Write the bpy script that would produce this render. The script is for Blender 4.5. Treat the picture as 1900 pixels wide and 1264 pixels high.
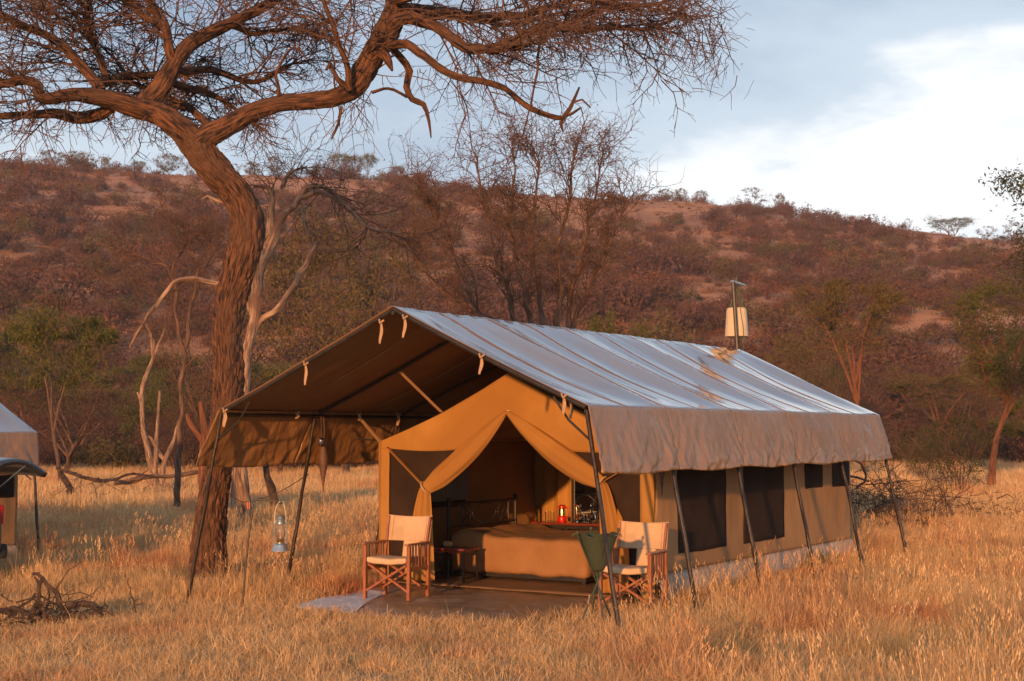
import bpy, math, random
import numpy as np
from mathutils import Vector, Matrix, Quaternion, noise as mnoise

for o in list(bpy.data.objects):
    bpy.data.objects.remove(o)
sc = bpy.context.scene
col = sc.collection
rnd = random.Random(7)
R = math.radians

# ---------------------------------------------------------------- camera
F, CX, CY, H = 2640.0, 950.0, 632.0, 1.8          # focal length in photo pixels, eye height
PITCH = math.atan(171 / F)
cam_d = bpy.data.cameras.new('camera')
cam = bpy.data.objects.new('camera', cam_d)
col.objects.link(cam)
cam.location = (0, 0, H)
cam.rotation_euler = (math.pi / 2 + PITCH, 0, 0)
cam_d.sensor_width = 36.0
cam_d.lens = 36.0 * F / 1900
cam_d.clip_start = 0.1
cam_d.clip_end = 6000
cam_d.dof.use_dof = True
cam_d.dof.focus_distance = 16.0
cam_d.dof.aperture_fstop = 5.0
sc.camera = cam

# ---------------------------------------------------------------- sky, sun, exposure
SUN_EL, SUN_AZ = R(7.8), R(17)                     # low sun behind the camera, a little to its left
world = bpy.data.worlds.new('World')
sc.world = world
world.use_nodes = True
wn, wl = world.node_tree.nodes, world.node_tree.links
wn.clear()
def wnode(t, **k):
    n = wn.new(t)
    for a, b in k.items():
        setattr(n, a, b)
    return n
w_out = wnode('ShaderNodeOutputWorld')
w_bg = wnode('ShaderNodeBackground')
w_bg.inputs[1].default_value = 0.1
w_sky = wnode('ShaderNodeTexSky', sky_type='NISHITA', sun_disc=False)
w_sky.sun_elevation = SUN_EL
w_sky.sun_rotation = math.pi + SUN_AZ
w_sky.altitude = 1500
w_tc = wnode('ShaderNodeTexCoord')
w_sep = wnode('ShaderNodeSeparateXYZ')
wl.new(w_tc.outputs['Generated'], w_sep.inputs[0])
def wmath(op, a, b=None):
    n = wnode('ShaderNodeMath', operation=op)
    for i, v in enumerate((a, b)):
        if v is None: continue
        if isinstance(v, (int, float)): n.inputs[i].default_value = v
        else: wl.new(v, n.inputs[i])
    return n.outputs[0]
zz = wmath('ADD', wmath('MAXIMUM', w_sep.outputs[2], 0.0), 0.26)
cmb = wnode('ShaderNodeCombineXYZ')
wl.new(wmath('DIVIDE', w_sep.outputs[0], zz), cmb.inputs[0])
wl.new(wmath('DIVIDE', w_sep.outputs[1], zz), cmb.inputs[1])
def wnoise(scale, detail, rough, off, sx=1.0, sy=1.0):
    mp = wnode('ShaderNodeMapping')
    mp.inputs['Location'].default_value = off
    mp.inputs['Scale'].default_value = (sx, sy, 1)
    wl.new(cmb.outputs[0], mp.inputs[0])
    n = wnode('ShaderNodeTexNoise')
    n.inputs['Scale'].default_value = scale
    n.inputs['Detail'].default_value = detail
    n.inputs['Roughness'].default_value = rough
    n.inputs['Distortion'].default_value = 0.3
    wl.new(mp.outputs[0], n.inputs[0])
    return n.outputs[0]
def wramp(fac, stops):
    n = wnode('ShaderNodeValToRGB')
    els = n.color_ramp.elements
    while len(els) < len(stops): els.new(0.5)
    for e, (p, c) in zip(els, stops):
        e.position = p
        e.color = (*c, 1) if len(c) == 3 else c
    n.color_ramp.interpolation = 'EASE'
    wl.new(fac, n.inputs[0])
    return n.outputs[0]
CLOUD_OFF = (4.95, 1.2, 0)
big = wnoise(0.85, 6, 0.50, CLOUD_OFF, 0.8, 1.0)
fine = wnoise(2.2, 8, 0.58, (7.3, 1.2, 0), 0.8, 1.0)
mixv = wmath('ADD', wmath('MULTIPLY', big, 0.72), wmath('MULTIPLY', fine, 0.28))
low = wmath('MULTIPLY', wmath('SUBTRACT', 0.42, w_sep.outputs[2]), 0.46)   # clouds thin and whiten to the horizon
cl = wramp(wmath('ADD', mixv, low),
           [(0.40, (3.1, 4.1, 5.5)), (0.52, (4.4, 5.4, 6.6)), (0.605, (5.8, 6.8, 7.8)), (0.67, (9.8, 10.0, 10.2))])
w_mix = wnode('ShaderNodeMixRGB')
w_mix.inputs[0].default_value = 0.86
wl.new(w_sky.outputs[0], w_mix.inputs[1])
wl.new(cl, w_mix.inputs[2])
wl.new(w_mix.outputs[0], w_bg.inputs[0])
wl.new(w_bg.outputs[0], w_out.inputs[0])

sun_d = bpy.data.lights.new('sun', 'SUN')
sun_d.energy = 5.0
sun_d.angle = R(1.2)
sun_d.color = (1.0, 0.46, 0.155)
sun = bpy.data.objects.new('sun', sun_d)
col.objects.link(sun)
to_sun = Vector((-math.sin(SUN_AZ) * math.cos(SUN_EL), -math.cos(SUN_AZ) * math.cos(SUN_EL), math.sin(SUN_EL)))
sun.rotation_euler = to_sun.to_track_quat('Z', 'Y').to_euler()
sun.location = to_sun * 60

sc.view_settings.view_transform = 'Standard'
sc.view_settings.look = 'None'
sc.view_settings.exposure = 0.34
sc.view_settings.gamma = 1.0
sc.render.engine = 'CYCLES'
sc.cycles.max_bounces = 6
sc.cycles.diffuse_bounces = 3
sc.cycles.glossy_bounces = 3
sc.cycles.transparent_max_bounces = 8

# ---------------------------------------------------------------- pixel helpers (photo pixels, 1900 x 1264)
def ray(x, y):
    d = (x - CX) / F, 1.0, -(y - CY) / F
    c, s = math.cos(PITCH), math.sin(PITCH)
    return Vector((d[0], d[1] * c - d[2] * s, d[1] * s + d[2] * c))
def at(x, y, Y):
    r = ray(x, y)
    return r * (Y / r.y) + Vector((0, 0, H))
def on_z(x, y, z):
    r = ray(x, y)
    return r * ((z - H) / r.z) + Vector((0, 0, H))

# tent frame: u across (right wall positive), v from the porch to the back, origin under the porch front
TH = math.atan2(1666, math.hypot(F, 171))
NV = Vector((math.cos(TH), -math.sin(TH), 0))
RV = Vector((math.sin(TH), math.cos(TH), 0))
EW = 2.425                                          # half width of the fly at the eaves
O_T = at(1090, 752, 13.8) - NV * EW
O_T.z = 0
GZ = -0.10                                          # ground height at the tent
def T(u, v, z):
    return O_T + NV * u + RV * v + Vector((0, 0, z))
def hit_v(x, y, v):
    r = ray(x, y); c = Vector((0, 0, H))
    p = c + r * ((v - (c - O_T).dot(RV)) / r.dot(RV))
    return (p - O_T).dot(NV), p.z
def hit_u(x, y, u):
    r = ray(x, y); c = Vector((0, 0, H))
    p = c + r * ((u - (c - O_T).dot(NV)) / r.dot(NV))
    return (p - O_T).dot(RV), p.z
def local_of(p):
    return (p - O_T).dot(NV), (p - O_T).dot(RV)

# ---------------------------------------------------------------- materials
MATS = {}
def nodes_of(m):
    m.use_nodes = True
    nt = m.node_tree
    nt.nodes.clear()
    return nt, nt.nodes, nt.links
def material(name, c1, c2=None, rough=0.8, scale=6.0, stretch=(1, 1, 1), coords='Object', bump=0.0, bscale=40.0,
             spec=0.5, metal=0.0, detail=6, rough2=None, translucent=0.0, c3=None, big_scale=None, coat=0.0, bstretch=None,
             lo=0.35, hi=0.65, bdist=0.01, sheen=0.0, transp=0.0):
    m = bpy.data.materials.new(name)
    nt, N, L = nodes_of(m)
    out = N.new('ShaderNodeOutputMaterial')
    b = N.new('ShaderNodeBsdfPrincipled')
    b.inputs['Roughness'].default_value = rough
    b.inputs['Specular IOR Level'].default_value = spec
    b.inputs['Metallic'].default_value = metal
    b.inputs['Coat Weight'].default_value = coat
    b.inputs['Sheen Weight'].default_value = sheen
    tc = N.new('ShaderNodeTexCoord')
    geo = N.new('ShaderNodeNewGeometry')
    src = geo.outputs['Position'] if coords == 'World' else tc.outputs[coords]
    mp = N.new('ShaderNodeMapping')
    mp.inputs['Scale'].default_value = stretch
    L.new(src, mp.inputs[0])
    n = N.new('ShaderNodeTexNoise')
    n.inputs['Scale'].default_value = scale
    n.inputs['Detail'].default_value = detail
    n.inputs['Roughness'].default_value = 0.6
    L.new(mp.outputs[0], n.inputs[0])
    rp = N.new('ShaderNodeValToRGB')
    e = rp.color_ramp.elements
    e[0].position, e[1].position = lo, hi
    e[0].color = (*c1, 1)
    e[1].color = (*(c2 or c1), 1)
    L.new(n.outputs[0], rp.inputs[0])
    colr = rp.outputs[0]
    if c3:
        n2 = N.new('ShaderNodeTexNoise')
        n2.inputs['Scale'].default_value = big_scale or scale * 0.2
        n2.inputs['Detail'].default_value = 4
        L.new(src, n2.inputs[0])
        r2 = N.new('ShaderNodeValToRGB')
        r2.color_ramp.elements[0].position, r2.color_ramp.elements[1].position = 0.47, 0.62
        L.new(n2.outputs[0], r2.inputs[0])
        mx = N.new('ShaderNodeMixRGB')
        L.new(r2.outputs[0], mx.inputs[0])
        L.new(colr, mx.inputs[1])
        mx.inputs[2].default_value = (*c3, 1)
        colr = mx.outputs[0]
    L.new(colr, b.inputs['Base Color'])
    if rough2 is not None:
        rr = N.new('ShaderNodeMapRange')
        rr.inputs[1].default_value, rr.inputs[2].default_value = lo, hi
        rr.inputs[3].default_value, rr.inputs[4].default_value = rough, rough2
        L.new(n.outputs[0], rr.inputs[0])
        L.new(rr.outputs[0], b.inputs['Roughness'])
    if bump:
        mb = N.new('ShaderNodeMapping')
        mb.inputs['Scale'].default_value = bstretch or stretch
        L.new(src, mb.inputs[0])
        nb = N.new('ShaderNodeTexNoise')
        nb.inputs['Scale'].default_value = bscale
        nb.inputs['Detail'].default_value = 5
        L.new(mb.outputs[0], nb.inputs[0])
        bp = N.new('ShaderNodeBump')
        bp.inputs['Strength'].default_value = bump
        bp.inputs['Distance'].default_value = bdist
        L.new(nb.outputs[0], bp.inputs['Height'])
        L.new(bp.outputs[0], b.inputs['Normal'])
    sh = b.outputs[0]
    if translucent:
        t = N.new('ShaderNodeBsdfTranslucent')
        L.new(colr, t.inputs[0])
        ms = N.new('ShaderNodeMixShader')
        ms.inputs[0].default_value = translucent
        L.new(sh, ms.inputs[1]); L.new(t.outputs[0], ms.inputs[2])
        sh = ms.outputs[0]
    if transp:
        t = N.new('ShaderNodeBsdfTransparent')
        ms = N.new('ShaderNodeMixShader')
        ms.inputs[0].default_value = transp
        L.new(sh, ms.inputs[1]); L.new(t.outputs[0], ms.inputs[2])
        sh = ms.outputs[0]
    L.new(sh, out.inputs[0])
    MATS[name] = m
    return m

material('ground', (0.30, 0.19, 0.095), (0.42, 0.28, 0.14), 0.95, 1.6, coords='World', bump=0.6, bscale=18, c3=(0.24, 0.15, 0.075), big_scale=0.35, bdist=0.03)
material('hill', (0.23, 0.095, 0.044), (0.43, 0.19, 0.074), 0.95, 0.055, coords='World', stretch=(1, 1, 2.5), bump=0.7, bscale=0.5, c3=(0.31, 0.135, 0.062), big_scale=0.02, bdist=0.6, lo=0.4, hi=0.66)
def grass_mat(name, a, b_, c_, g):
    m = bpy.data.materials.new(name)
    nt, N, L = nodes_of(m)
    out = N.new('ShaderNodeOutputMaterial')
    geo = N.new('ShaderNodeNewGeometry')
    oi = N.new('ShaderNodeObjectInfo')
    def nz(scale, off):
        mp = N.new('ShaderNodeMapping'); mp.inputs['Location'].default_value = off
        L.new(geo.outputs['Position'], mp.inputs[0])
        n = N.new('ShaderNodeTexNoise'); n.inputs['Scale'].default_value = scale; n.inputs['Detail'].default_value = 3
        L.new(mp.outputs[0], n.inputs[0])
        return n.outputs[0]
    def ramp(fac, p0, p1):
        r = N.new('ShaderNodeMapRange'); r.inputs[1].default_value = p0; r.inputs[2].default_value = p1
        L.new(fac, r.inputs[0]); return r.outputs[0]
    def mix(fac, x, y):
        k = N.new('ShaderNodeMixRGB')
        if isinstance(fac, float): k.inputs[0].default_value = fac
        else: L.new(fac, k.inputs[0])
        for i, v in ((1, x), (2, y)):
            if isinstance(v, tuple): k.inputs[i].default_value = (*v, 1)
            else: L.new(v, k.inputs[i])
        return k.outputs[0]
    c = mix(ramp(geo.outputs['Random Per Island'], 0.1, 0.9), a, b_)
    c = mix(ramp(nz(0.33, (3.7, 0.4, 0)), 0.52, 0.66), c, c_)            # reddish patches
    c = mix(ramp(nz(0.5, (11.0, 7.0, 0)), 0.58, 0.70), c, g)            # greyer, greener patches
    hue = N.new('ShaderNodeHueSaturation')
    L.new(ramp(oi.outputs['Random'], -0.9, 1.0), hue.inputs['Value'])
    vv = N.new('ShaderNodeMath'); vv.operation = 'MULTIPLY_ADD'
    L.new(oi.outputs['Random'], vv.inputs[0]); vv.inputs[1].default_value = 0.50; vv.inputs[2].default_value = 0.74
    L.new(vv.outputs[0], hue.inputs['Value'])
    L.new(c, hue.inputs['Color'])
    d = N.new('ShaderNodeBsdfDiffuse'); t = N.new('ShaderNodeBsdfTranslucent')
    L.new(hue.outputs[0], d.inputs[0]); L.new(hue.outputs[0], t.inputs[0])
    ms = N.new('ShaderNodeMixShader'); ms.inputs[0].default_value = 0.28
    L.new(d.outputs[0], ms.inputs[1]); L.new(t.outputs[0], ms.inputs[2])
    L.new(ms.outputs[0], out.inputs[0])
    MATS[name] = m
grass_mat('dry_grass', (0.53, 0.31, 0.135), (0.80, 0.57, 0.315), (0.52, 0.23, 0.115), (0.36, 0.29, 0.16))
def leaf_mat(name, a, b_, tr=0.25):
    m = bpy.data.materials.new(name)
    nt, N, L = nodes_of(m)
    out = N.new('ShaderNodeOutputMaterial')
    geo = N.new('ShaderNodeNewGeometry'); oi = N.new('ShaderNodeObjectInfo')
    k = N.new('ShaderNodeMixRGB'); k.inputs[1].default_value = (*a, 1); k.inputs[2].default_value = (*b_, 1)
    ad = N.new('ShaderNodeMath'); ad.operation = 'MULTIPLY_ADD'; ad.inputs[1].default_value = 0.6
    ml = N.new('ShaderNodeMath'); ml.operation = 'MULTIPLY'; ml.inputs[1].default_value = 0.4
    L.new(oi.outputs['Random'], ml.inputs[0])
    L.new(geo.outputs['Random Per Island'], ad.inputs[0]); L.new(ml.outputs[0], ad.inputs[2])
    L.new(ad.outputs[0], k.inputs[0])
    d = N.new('ShaderNodeBsdfDiffuse'); t = N.new('ShaderNodeBsdfTranslucent')
    L.new(k.outputs[0], d.inputs[0]); L.new(k.outputs[0], t.inputs[0])
    ms = N.new('ShaderNodeMixShader'); ms.inputs[0].default_value = tr
    L.new(d.outputs[0], ms.inputs[1]); L.new(t.outputs[0], ms.inputs[2])
    L.new(ms.outputs[0], out.inputs[0])
    MATS[name] = m
leaf_mat('olive_leaf', (0.085, 0.085, 0.026), (0.165, 0.150, 0.048))
leaf_mat('green_leaf', (0.035, 0.045, 0.018), (0.085, 0.088, 0.035))
leaf_mat('brown_twig_leaf', (0.085, 0.047, 0.032), (0.145, 0.080, 0.052), 0.15)
leaf_mat('purple_scrub', (0.085, 0.045, 0.038), (0.145, 0.076, 0.056), 0.1)
leaf_mat('rust_scrub', (0.13, 0.058, 0.034), (0.20, 0.090, 0.050), 0.1)
leaf_mat('olive_scrub', (0.092, 0.068, 0.030), (0.150, 0.110, 0.048), 0.15)
leaf_mat('straw_tuft', (0.21, 0.095, 0.040), (0.34, 0.165, 0.070), 0.2)
leaf_mat('green_tuft', (0.07, 0.08, 0.03), (0.14, 0.14, 0.06), 0.2)
material('bark', (0.018, 0.009, 0.007), (0.20, 0.086, 0.038), 0.92, 7, stretch=(3.4, 0.6, 1), coords='UV', bump=1.0, bscale=12, c3=(0.12, 0.058, 0.030), big_scale=0.9, bdist=0.05, lo=0.40, hi=0.60)
material('twig', (0.050, 0.025, 0.017), (0.105, 0.052, 0.032), 0.85, 5)
material('dead_wood', (0.12, 0.070, 0.046), (0.46, 0.30, 0.20), 0.9, 6, stretch=(3.0, 0.5, 1), coords='UV', bump=1.0, bscale=12, bdist=0.03, c3=(0.16, 0.09, 0.06), big_scale=1.3, lo=0.40, hi=0.62)
material('grey_bark', (0.055, 0.030, 0.021), (0.19, 0.108, 0.068), 0.9, 5, stretch=(3.0, 0.5, 1), coords='UV', bump=0.9, bscale=10, bdist=0.03, lo=0.40, hi=0.62)
material('red_bark', (0.10, 0.036, 0.018), (0.25, 0.098, 0.045), 0.9, 5, stretch=(3.0, 0.5, 1), coords='UV', bump=0.8, bscale=10, bdist=0.03, lo=0.40, hi=0.62)
material('fallen_wood', (0.022, 0.014, 0.011), (0.085, 0.050, 0.034), 0.92, 9, bump=1.0, bscale=22, bdist=0.02, lo=0.40, hi=0.62)
material('canvas', (0.36, 0.180, 0.042), (0.43, 0.225, 0.058), 0.85, 2.2, bump=0.25, bscale=160, bdist=0.002, c3=(0.33, 0.16, 0.038), big_scale=0.7, translucent=0.10)
material('side_canvas', (0.32, 0.170, 0.068), (0.39, 0.215, 0.090), 0.82, 2.0, stretch=(1, 1, 0.4), bump=0.3, bscale=9, bdist=0.012, bstretch=(2.5, 2.5, 0.4), c3=(0.28, 0.15, 0.06), big_scale=0.8)
material('mud_flap', (0.38, 0.285, 0.20), (0.50, 0.39, 0.285), 0.5, 2.5, stretch=(1, 1, 0.5), bump=0.8, bscale=7, bdist=0.03, bstretch=(2.5, 2.5, 0.5), c3=(0.32, 0.21, 0.125), big_scale=2)
material('mesh_net', (0.026, 0.016, 0.012), (0.040, 0.024, 0.018), 0.95, 3, bump=0.2, bscale=6, bstretch=(3, 3, 0.3), transp=0.05, spec=0.2)
material('dark_metal', (0.025, 0.022, 0.020), (0.05, 0.042, 0.035), 0.42, 14, spec=0.5, metal=0.3, bump=0.1)
material('dark_wood_pole', (0.012, 0.008, 0.007), (0.032, 0.019, 0.013), 0.42, 9, stretch=(4, 4, 0.4), bump=0.5, bscale=25, spec=0.4)
material('strap', (0.36, 0.215, 0.115), (0.46, 0.285, 0.16), 0.9, 12)
material('chair_canvas', (0.50, 0.345, 0.215), (0.58, 0.41, 0.26), 0.88, 4, bump=0.25, bscale=220, bdist=0.002, c3=(0.46, 0.31, 0.19), big_scale=3)
material('chair_wood', (0.20, 0.060, 0.026), (0.36, 0.125, 0.050), 0.38, 6, stretch=(5, 5, 0.6), bump=0.1, bscale=40, coat=0.3)
material('table_wood', (0.13, 0.022, 0.018), (0.22, 0.042, 0.030), 0.3, 6, stretch=(0.6, 5, 5), coat=0.3)
material('black_iron', (0.018, 0.015, 0.014), (0.035, 0.028, 0.024), 0.45, 20, metal=0.2, bump=0.1)
material('bed_cover', (0.25, 0.125, 0.050), (0.30, 0.155, 0.066), 0.92, 3, bump=0.5, bscale=8, bdist=0.02)
material('grey_curtain', (0.20, 0.175, 0.15), (0.27, 0.235, 0.20), 0.9, 4, stretch=(1, 6, 0.3))
material('floor_sheet', (0.15, 0.085, 0.045), (0.21, 0.125, 0.07), 0.6, 5, bump=0.3, bscale=8)
material('mat_sheet', (0.22, 0.145, 0.095), (0.33, 0.235, 0.165), 0.30, 2.5, rough2=0.55, bump=0.6, bscale=4, bdist=0.02, c3=(0.28, 0.17, 0.09), big_scale=1.2)
material('pale_sheet', (0.50, 0.47, 0.47), (0.62, 0.60, 0.60), 0.28, 3.0, rough2=0.5, bump=0.8, bscale=5, bdist=0.02)
material('red_plastic', (0.42, 0.010, 0.010), (0.50, 0.014, 0.012), 0.35, 3)
material('brass', (0.75, 0.55, 0.25), (0.8, 0.6, 0.3), 0.25, 5, metal=1.0)
material('mirror_glass', (0.75, 0.75, 0.75), None, 0.03, 3, metal=1.0)
material('galvanised', (0.30, 0.36, 0.40), (0.46, 0.52, 0.56), 0.33, 14, metal=0.75, bump=0.1)
material('green_canvas', (0.030, 0.042, 0.022), (0.046, 0.060, 0.032), 0.85, 5, bump=0.2, bscale=60)
material('green_metal', (0.035, 0.05, 0.032), (0.055, 0.07, 0.045), 0.35, 9)
material('bag_canvas', (0.58, 0.45, 0.31), (0.66, 0.52, 0.37), 0.85, 5, bump=0.2, bscale=14, bdist=0.01)
material('green_rope', (0.05, 0.11, 0.05), (0.08, 0.16, 0.07), 0.8, 30)
material('leather', (0.06, 0.026, 0.017), (0.12, 0.055, 0.03), 0.6, 9, bump=0.3)
material('cord', (0.06, 0.045, 0.035), (0.10, 0.075, 0.055), 0.8, 30)
material('car_paint', (0.035, 0.045, 0.055), (0.045, 0.055, 0.065), 0.28, 5, coat=0.6)
material('rubber', (0.02, 0.02, 0.02), (0.035, 0.032, 0.03), 0.85, 10)
material('car_glass', (0.02, 0.024, 0.028), None, 0.06, 5)
material('white_tag', (0.75, 0.70, 0.62), None, 0.6, 5)
def glass_mat():
    m = bpy.data.materials.new('clear_glass')
    nt, N, L = nodes_of(m)
    o = N.new('ShaderNodeOutputMaterial'); g = N.new('ShaderNodeBsdfPrincipled')
    g.inputs['Transmission Weight'].default_value = 1.0
    g.inputs['Roughness'].default_value = 0.04
    g.inputs['IOR'].default_value = 1.45
    g.inputs['Base Color'].default_value = (0.95, 0.95, 0.93, 1)
    L.new(g.outputs[0], o.inputs[0])
    MATS['clear_glass'] = m
glass_mat()
def fly_mat(name, coat):
    m = bpy.data.materials.new(name)
    nt, N, L = nodes_of(m)
    o = N.new('ShaderNodeOutputMaterial'); b = N.new('ShaderNodeBsdfPrincipled')
    tc = N.new('ShaderNodeTexCoord')
    def nz(scale, st, det=5):
        mp = N.new('ShaderNodeMapping'); mp.inputs['Scale'].default_value = st
        L.new(tc.outputs['Object'], mp.inputs[0])
        n = N.new('ShaderNodeTexNoise'); n.inputs['Scale'].default_value = scale; n.inputs['Detail'].default_value = det
        n.inputs['Roughness'].default_value = 0.6
        L.new(mp.outputs[0], n.inputs[0]); return n.outputs[0]
    r = N.new('ShaderNodeValToRGB')
    r.color_ramp.elements[0].position, r.color_ramp.elements[1].position = 0.35, 0.7
    r.color_ramp.elements[0].color = (0.19, 0.100, 0.044, 1) if coat else (0.285, 0.145, 0.058, 1)
    r.color_ramp.elements[1].color = (0.27, 0.150, 0.075, 1) if coat else (0.37, 0.195, 0.082, 1)
    L.new(nz(1.3, (1, 1, 1)), r.inputs[0])
    L.new(r.outputs[0], b.inputs['Base Color'])
    rg = N.new('ShaderNodeMapRange')
    rg.inputs[1].default_value, rg.inputs[2].default_value = 0.36, 0.66
    rg.inputs[3].default_value, rg.inputs[4].default_value = (0.05, 0.20) if coat else (0.22, 0.42)
    L.new(nz(2.1, (0.5, 2.2, 0.5), 7), rg.inputs[0])
    L.new(rg.outputs[0], b.inputs['Roughness'])
    b.inputs['IOR'].default_value = 2.4 if coat else 1.5
    b.inputs['Coat Weight'].default_value = coat or 0.38
    b.inputs['Coat Roughness'].default_value = 0.07 if coat else 0.16
    b.inputs['Coat IOR'].default_value = 1.6
    add = N.new('ShaderNodeMath'); add.operation = 'MULTIPLY_ADD'; add.inputs[1].default_value = 0.35
    L.new(nz(60, (0.25, 1.2, 0.25), 3), add.inputs[0]); L.new(nz(7, (0.5, 1.6, 0.5), 4) if coat else nz(4, (0.5, 2.6, 0.7), 3), add.inputs[2])
    bp = N.new('ShaderNodeBump'); bp.inputs['Strength'].default_value = 0.18 if coat else 0.5; bp.inputs['Distance'].default_value = 0.010 if coat else 0.03
    L.new(add.outputs[0], bp.inputs['Height'])
    L.new(bp.outputs[0], b.inputs['Normal'])
    t = N.new('ShaderNodeBsdfTranslucent'); t.inputs[0].default_value = (0.42, 0.22, 0.085, 1)
    ms = N.new('ShaderNodeMixShader'); ms.inputs[0].default_value = 0.14
    L.new(b.outputs[0], ms.inputs[1]); L.new(t.outputs[0], ms.inputs[2])
    L.new(ms.outputs[0], o.inputs[0])
    MATS[name] = m
material('fly_lining', (0.25, 0.130, 0.052), (0.31, 0.165, 0.068), 0.85, 1.6, translucent=0.16, bump=0.2, bscale=6, bdist=0.01)
fly_mat('wet_fly', 1.0)
fly_mat('damp_valance', 0.0)

# ---------------------------------------------------------------- mesh helpers
def catmull(pts, step):
    P = [np.array(p, float) for p in pts]
    if len(P) == 2:
        n = max(1, int(np.linalg.norm(P[1][:3] - P[0][:3]) / step))
        return [P[0] + (P[1] - P[0]) * i / n for i in range(n + 1)]
    P = [2 * P[0] - P[1]] + P + [2 * P[-1] - P[-2]]
    out = []
    for i in range(1, len(P) - 2):
        a, b, c, d = P[i - 1:i + 3]
        n = max(1, int(np.linalg.norm(c[:3] - b[:3]) / step))
        for k in range(n):
            t = k / n
            out.append(0.5 * (2 * b + (c - a) * t + (2 * a - 5 * b + 4 * c - d) * t * t + (3 * b - a - 3 * c + d) * t ** 3))
    out.append(P[-2])
    return out

class MB:
    def __init__(self):
        self.v, self.f, self.uv = [], [], []
    def add(self, verts, faces, uvs=None):
        b = len(self.v)
        self.v.extend(tuple(p) for p in verts)
        for i, f in enumerate(faces):
            self.f.append(tuple(b + k for k in f))
            self.uv.append(uvs[i] if uvs else [(0, 0)] * len(f))
        return self
    def box(self, c, s, rot=None, taper=1.0):
        x, y, z = s[0] / 2, s[1] / 2, s[2] / 2
        vs = [Vector((sx * x * (taper if sz > 0 else 1), sy * y * (taper if sz > 0 else 1), sz * z)) for sz in (-1, 1) for sy in (-1, 1) for sx in (-1, 1)]
        if rot is not None: vs = [rot @ p for p in vs]
        vs = [p + Vector(c) for p in vs]
        return self.add(vs, [(0, 2, 3, 1), (4, 5, 7, 6), (0, 1, 5, 4), (2, 6, 7, 3), (0, 4, 6, 2), (1, 3, 7, 5)])
    def bar(self, a, b, w, d=None, up=(0, 0, 1)):
        a, b = Vector(a), Vector(b)
        q = (b - a)
        L = q.length
        z = q.normalized()
        x = Vector(up).cross(z)
        if x.length < 1e-4: x = Vector((1, 0, 0)).cross(z)
        x.normalize(); y = z.cross(x)
        return self.box((a + b) / 2, (w, d or w, L), Matrix((x, y, z)).transposed())
    def tube(self, pts, rad, n=8, step=None, cap=True, disp=None, kink=0.0):
        """swept tube, pts list of xyz, rad one radius or one for each point"""
        rs = rad if hasattr(rad, '__len__') else [rad] * len(pts)
        P = [(*p, r) for p, r in zip(pts, rs)]
        P = catmull(P, step) if step else [np.array(p, float) for p in P]
        X = [Vector(p[:3]) for p in P]
        if kink:
            for i in range(1, len(X) - 1):
                q = X[i] * (0.9 / max(0.02, P[i][3] * 5)) if False else X[i]
                k_ = kink * float(P[i][3]); w_ = 1.0 / max(0.06, 7 * float(P[0][3]))
                X[i] = X[i] + Vector((mnoise.noise(q * w_ + Vector((3, 1, 7))), mnoise.noise(q * w_ + Vector((13, 5, 2))), mnoise.noise(q * w_ + Vector((1, 23, 4))))) * k_
        rr = [max(float(p[3]), 0.0005) for p in P]
        m = len(X)
        t = (X[1] - X[0]).normalized()
        ref = Vector((0, 1, 0)) if abs(t.y) < 0.9 else Vector((1, 0, 0))
        nx = (ref - t * ref.dot(t)).normalized()
        vs, L, Ls = [], 0.0, []
        for i in range(m):
            t2 = (X[min(i + 1, m - 1)] - X[max(i - 1, 0)])
            t2 = t2.normalized() if t2.length > 1e-9 else t
            nx = nx - t2 * nx.dot(t2)
            nx = nx.normalized() if nx.length > 1e-6 else t2.orthogonal().normalized()
            t = t2
            ny = t.cross(nx)
            if i: L += (X[i] - X[i - 1]).length
            Ls.append(L)
            for k in range(n):
                a = 2 * math.pi * k / n
                r = rr[i]
                if disp: r *= disp(a, L, r, i / (m - 1))
                vs.append(X[i] + (nx * math.cos(a) + ny * math.sin(a)) * r)
        fs, uv = [], []
        circ = 2 * math.pi * rr[0]
        for i in range(m - 1):
            for k in range(n):
                k2 = (k + 1) % n
                fs.append((i * n + k, i * n + k2, (i + 1) * n + k2, (i + 1) * n + k))
                uv.append([(k / n * circ, Ls[i]), ((k + 1) / n * circ, Ls[i]), ((k + 1) / n * circ, Ls[i + 1]), (k / n * circ, Ls[i + 1])])
        if cap:
            fs.append(tuple(range(n - 1, -1, -1))); uv.append([(0, 0)] * n)
            fs.append(tuple((m - 1) * n + k for k in range(n))); uv.append([(0, 0)] * n)
        return self.add(vs, fs, uv)
    def lathe(self, prof, n=20, c=(0, 0, 0), sx=1.0, sy=1.0):
        vs, fs = [], []
        for r, z in prof:
            for k in range(n):
                a = 2 * math.pi * k / n
                vs.append((c[0] + r * sx * math.cos(a), c[1] + r * sy * math.sin(a), c[2] + z))
        for i in range(len(prof) - 1):
            for k in range(n):
                k2 = (k + 1) % n
                fs.append((i * n + k, i * n + k2, (i + 1) * n + k2, (i + 1) * n + k))
        fs.append(tuple(range(n - 1, -1, -1)))
        fs.append(tuple((len(prof) - 1) * n + k for k in range(n)))
        return self.add(vs, fs)
    def grid(self, fn, nu, nv):
        vs = [fn(i / nu, j / nv) for j in range(nv + 1) for i in range(nu + 1)]
        fs = [(j * (nu + 1) + i, j * (nu + 1) + i + 1, (j + 1) * (nu + 1) + i + 1, (j + 1) * (nu + 1) + i) for j in range(nv) for i in range(nu)]
        return self.add(vs, fs)
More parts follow.
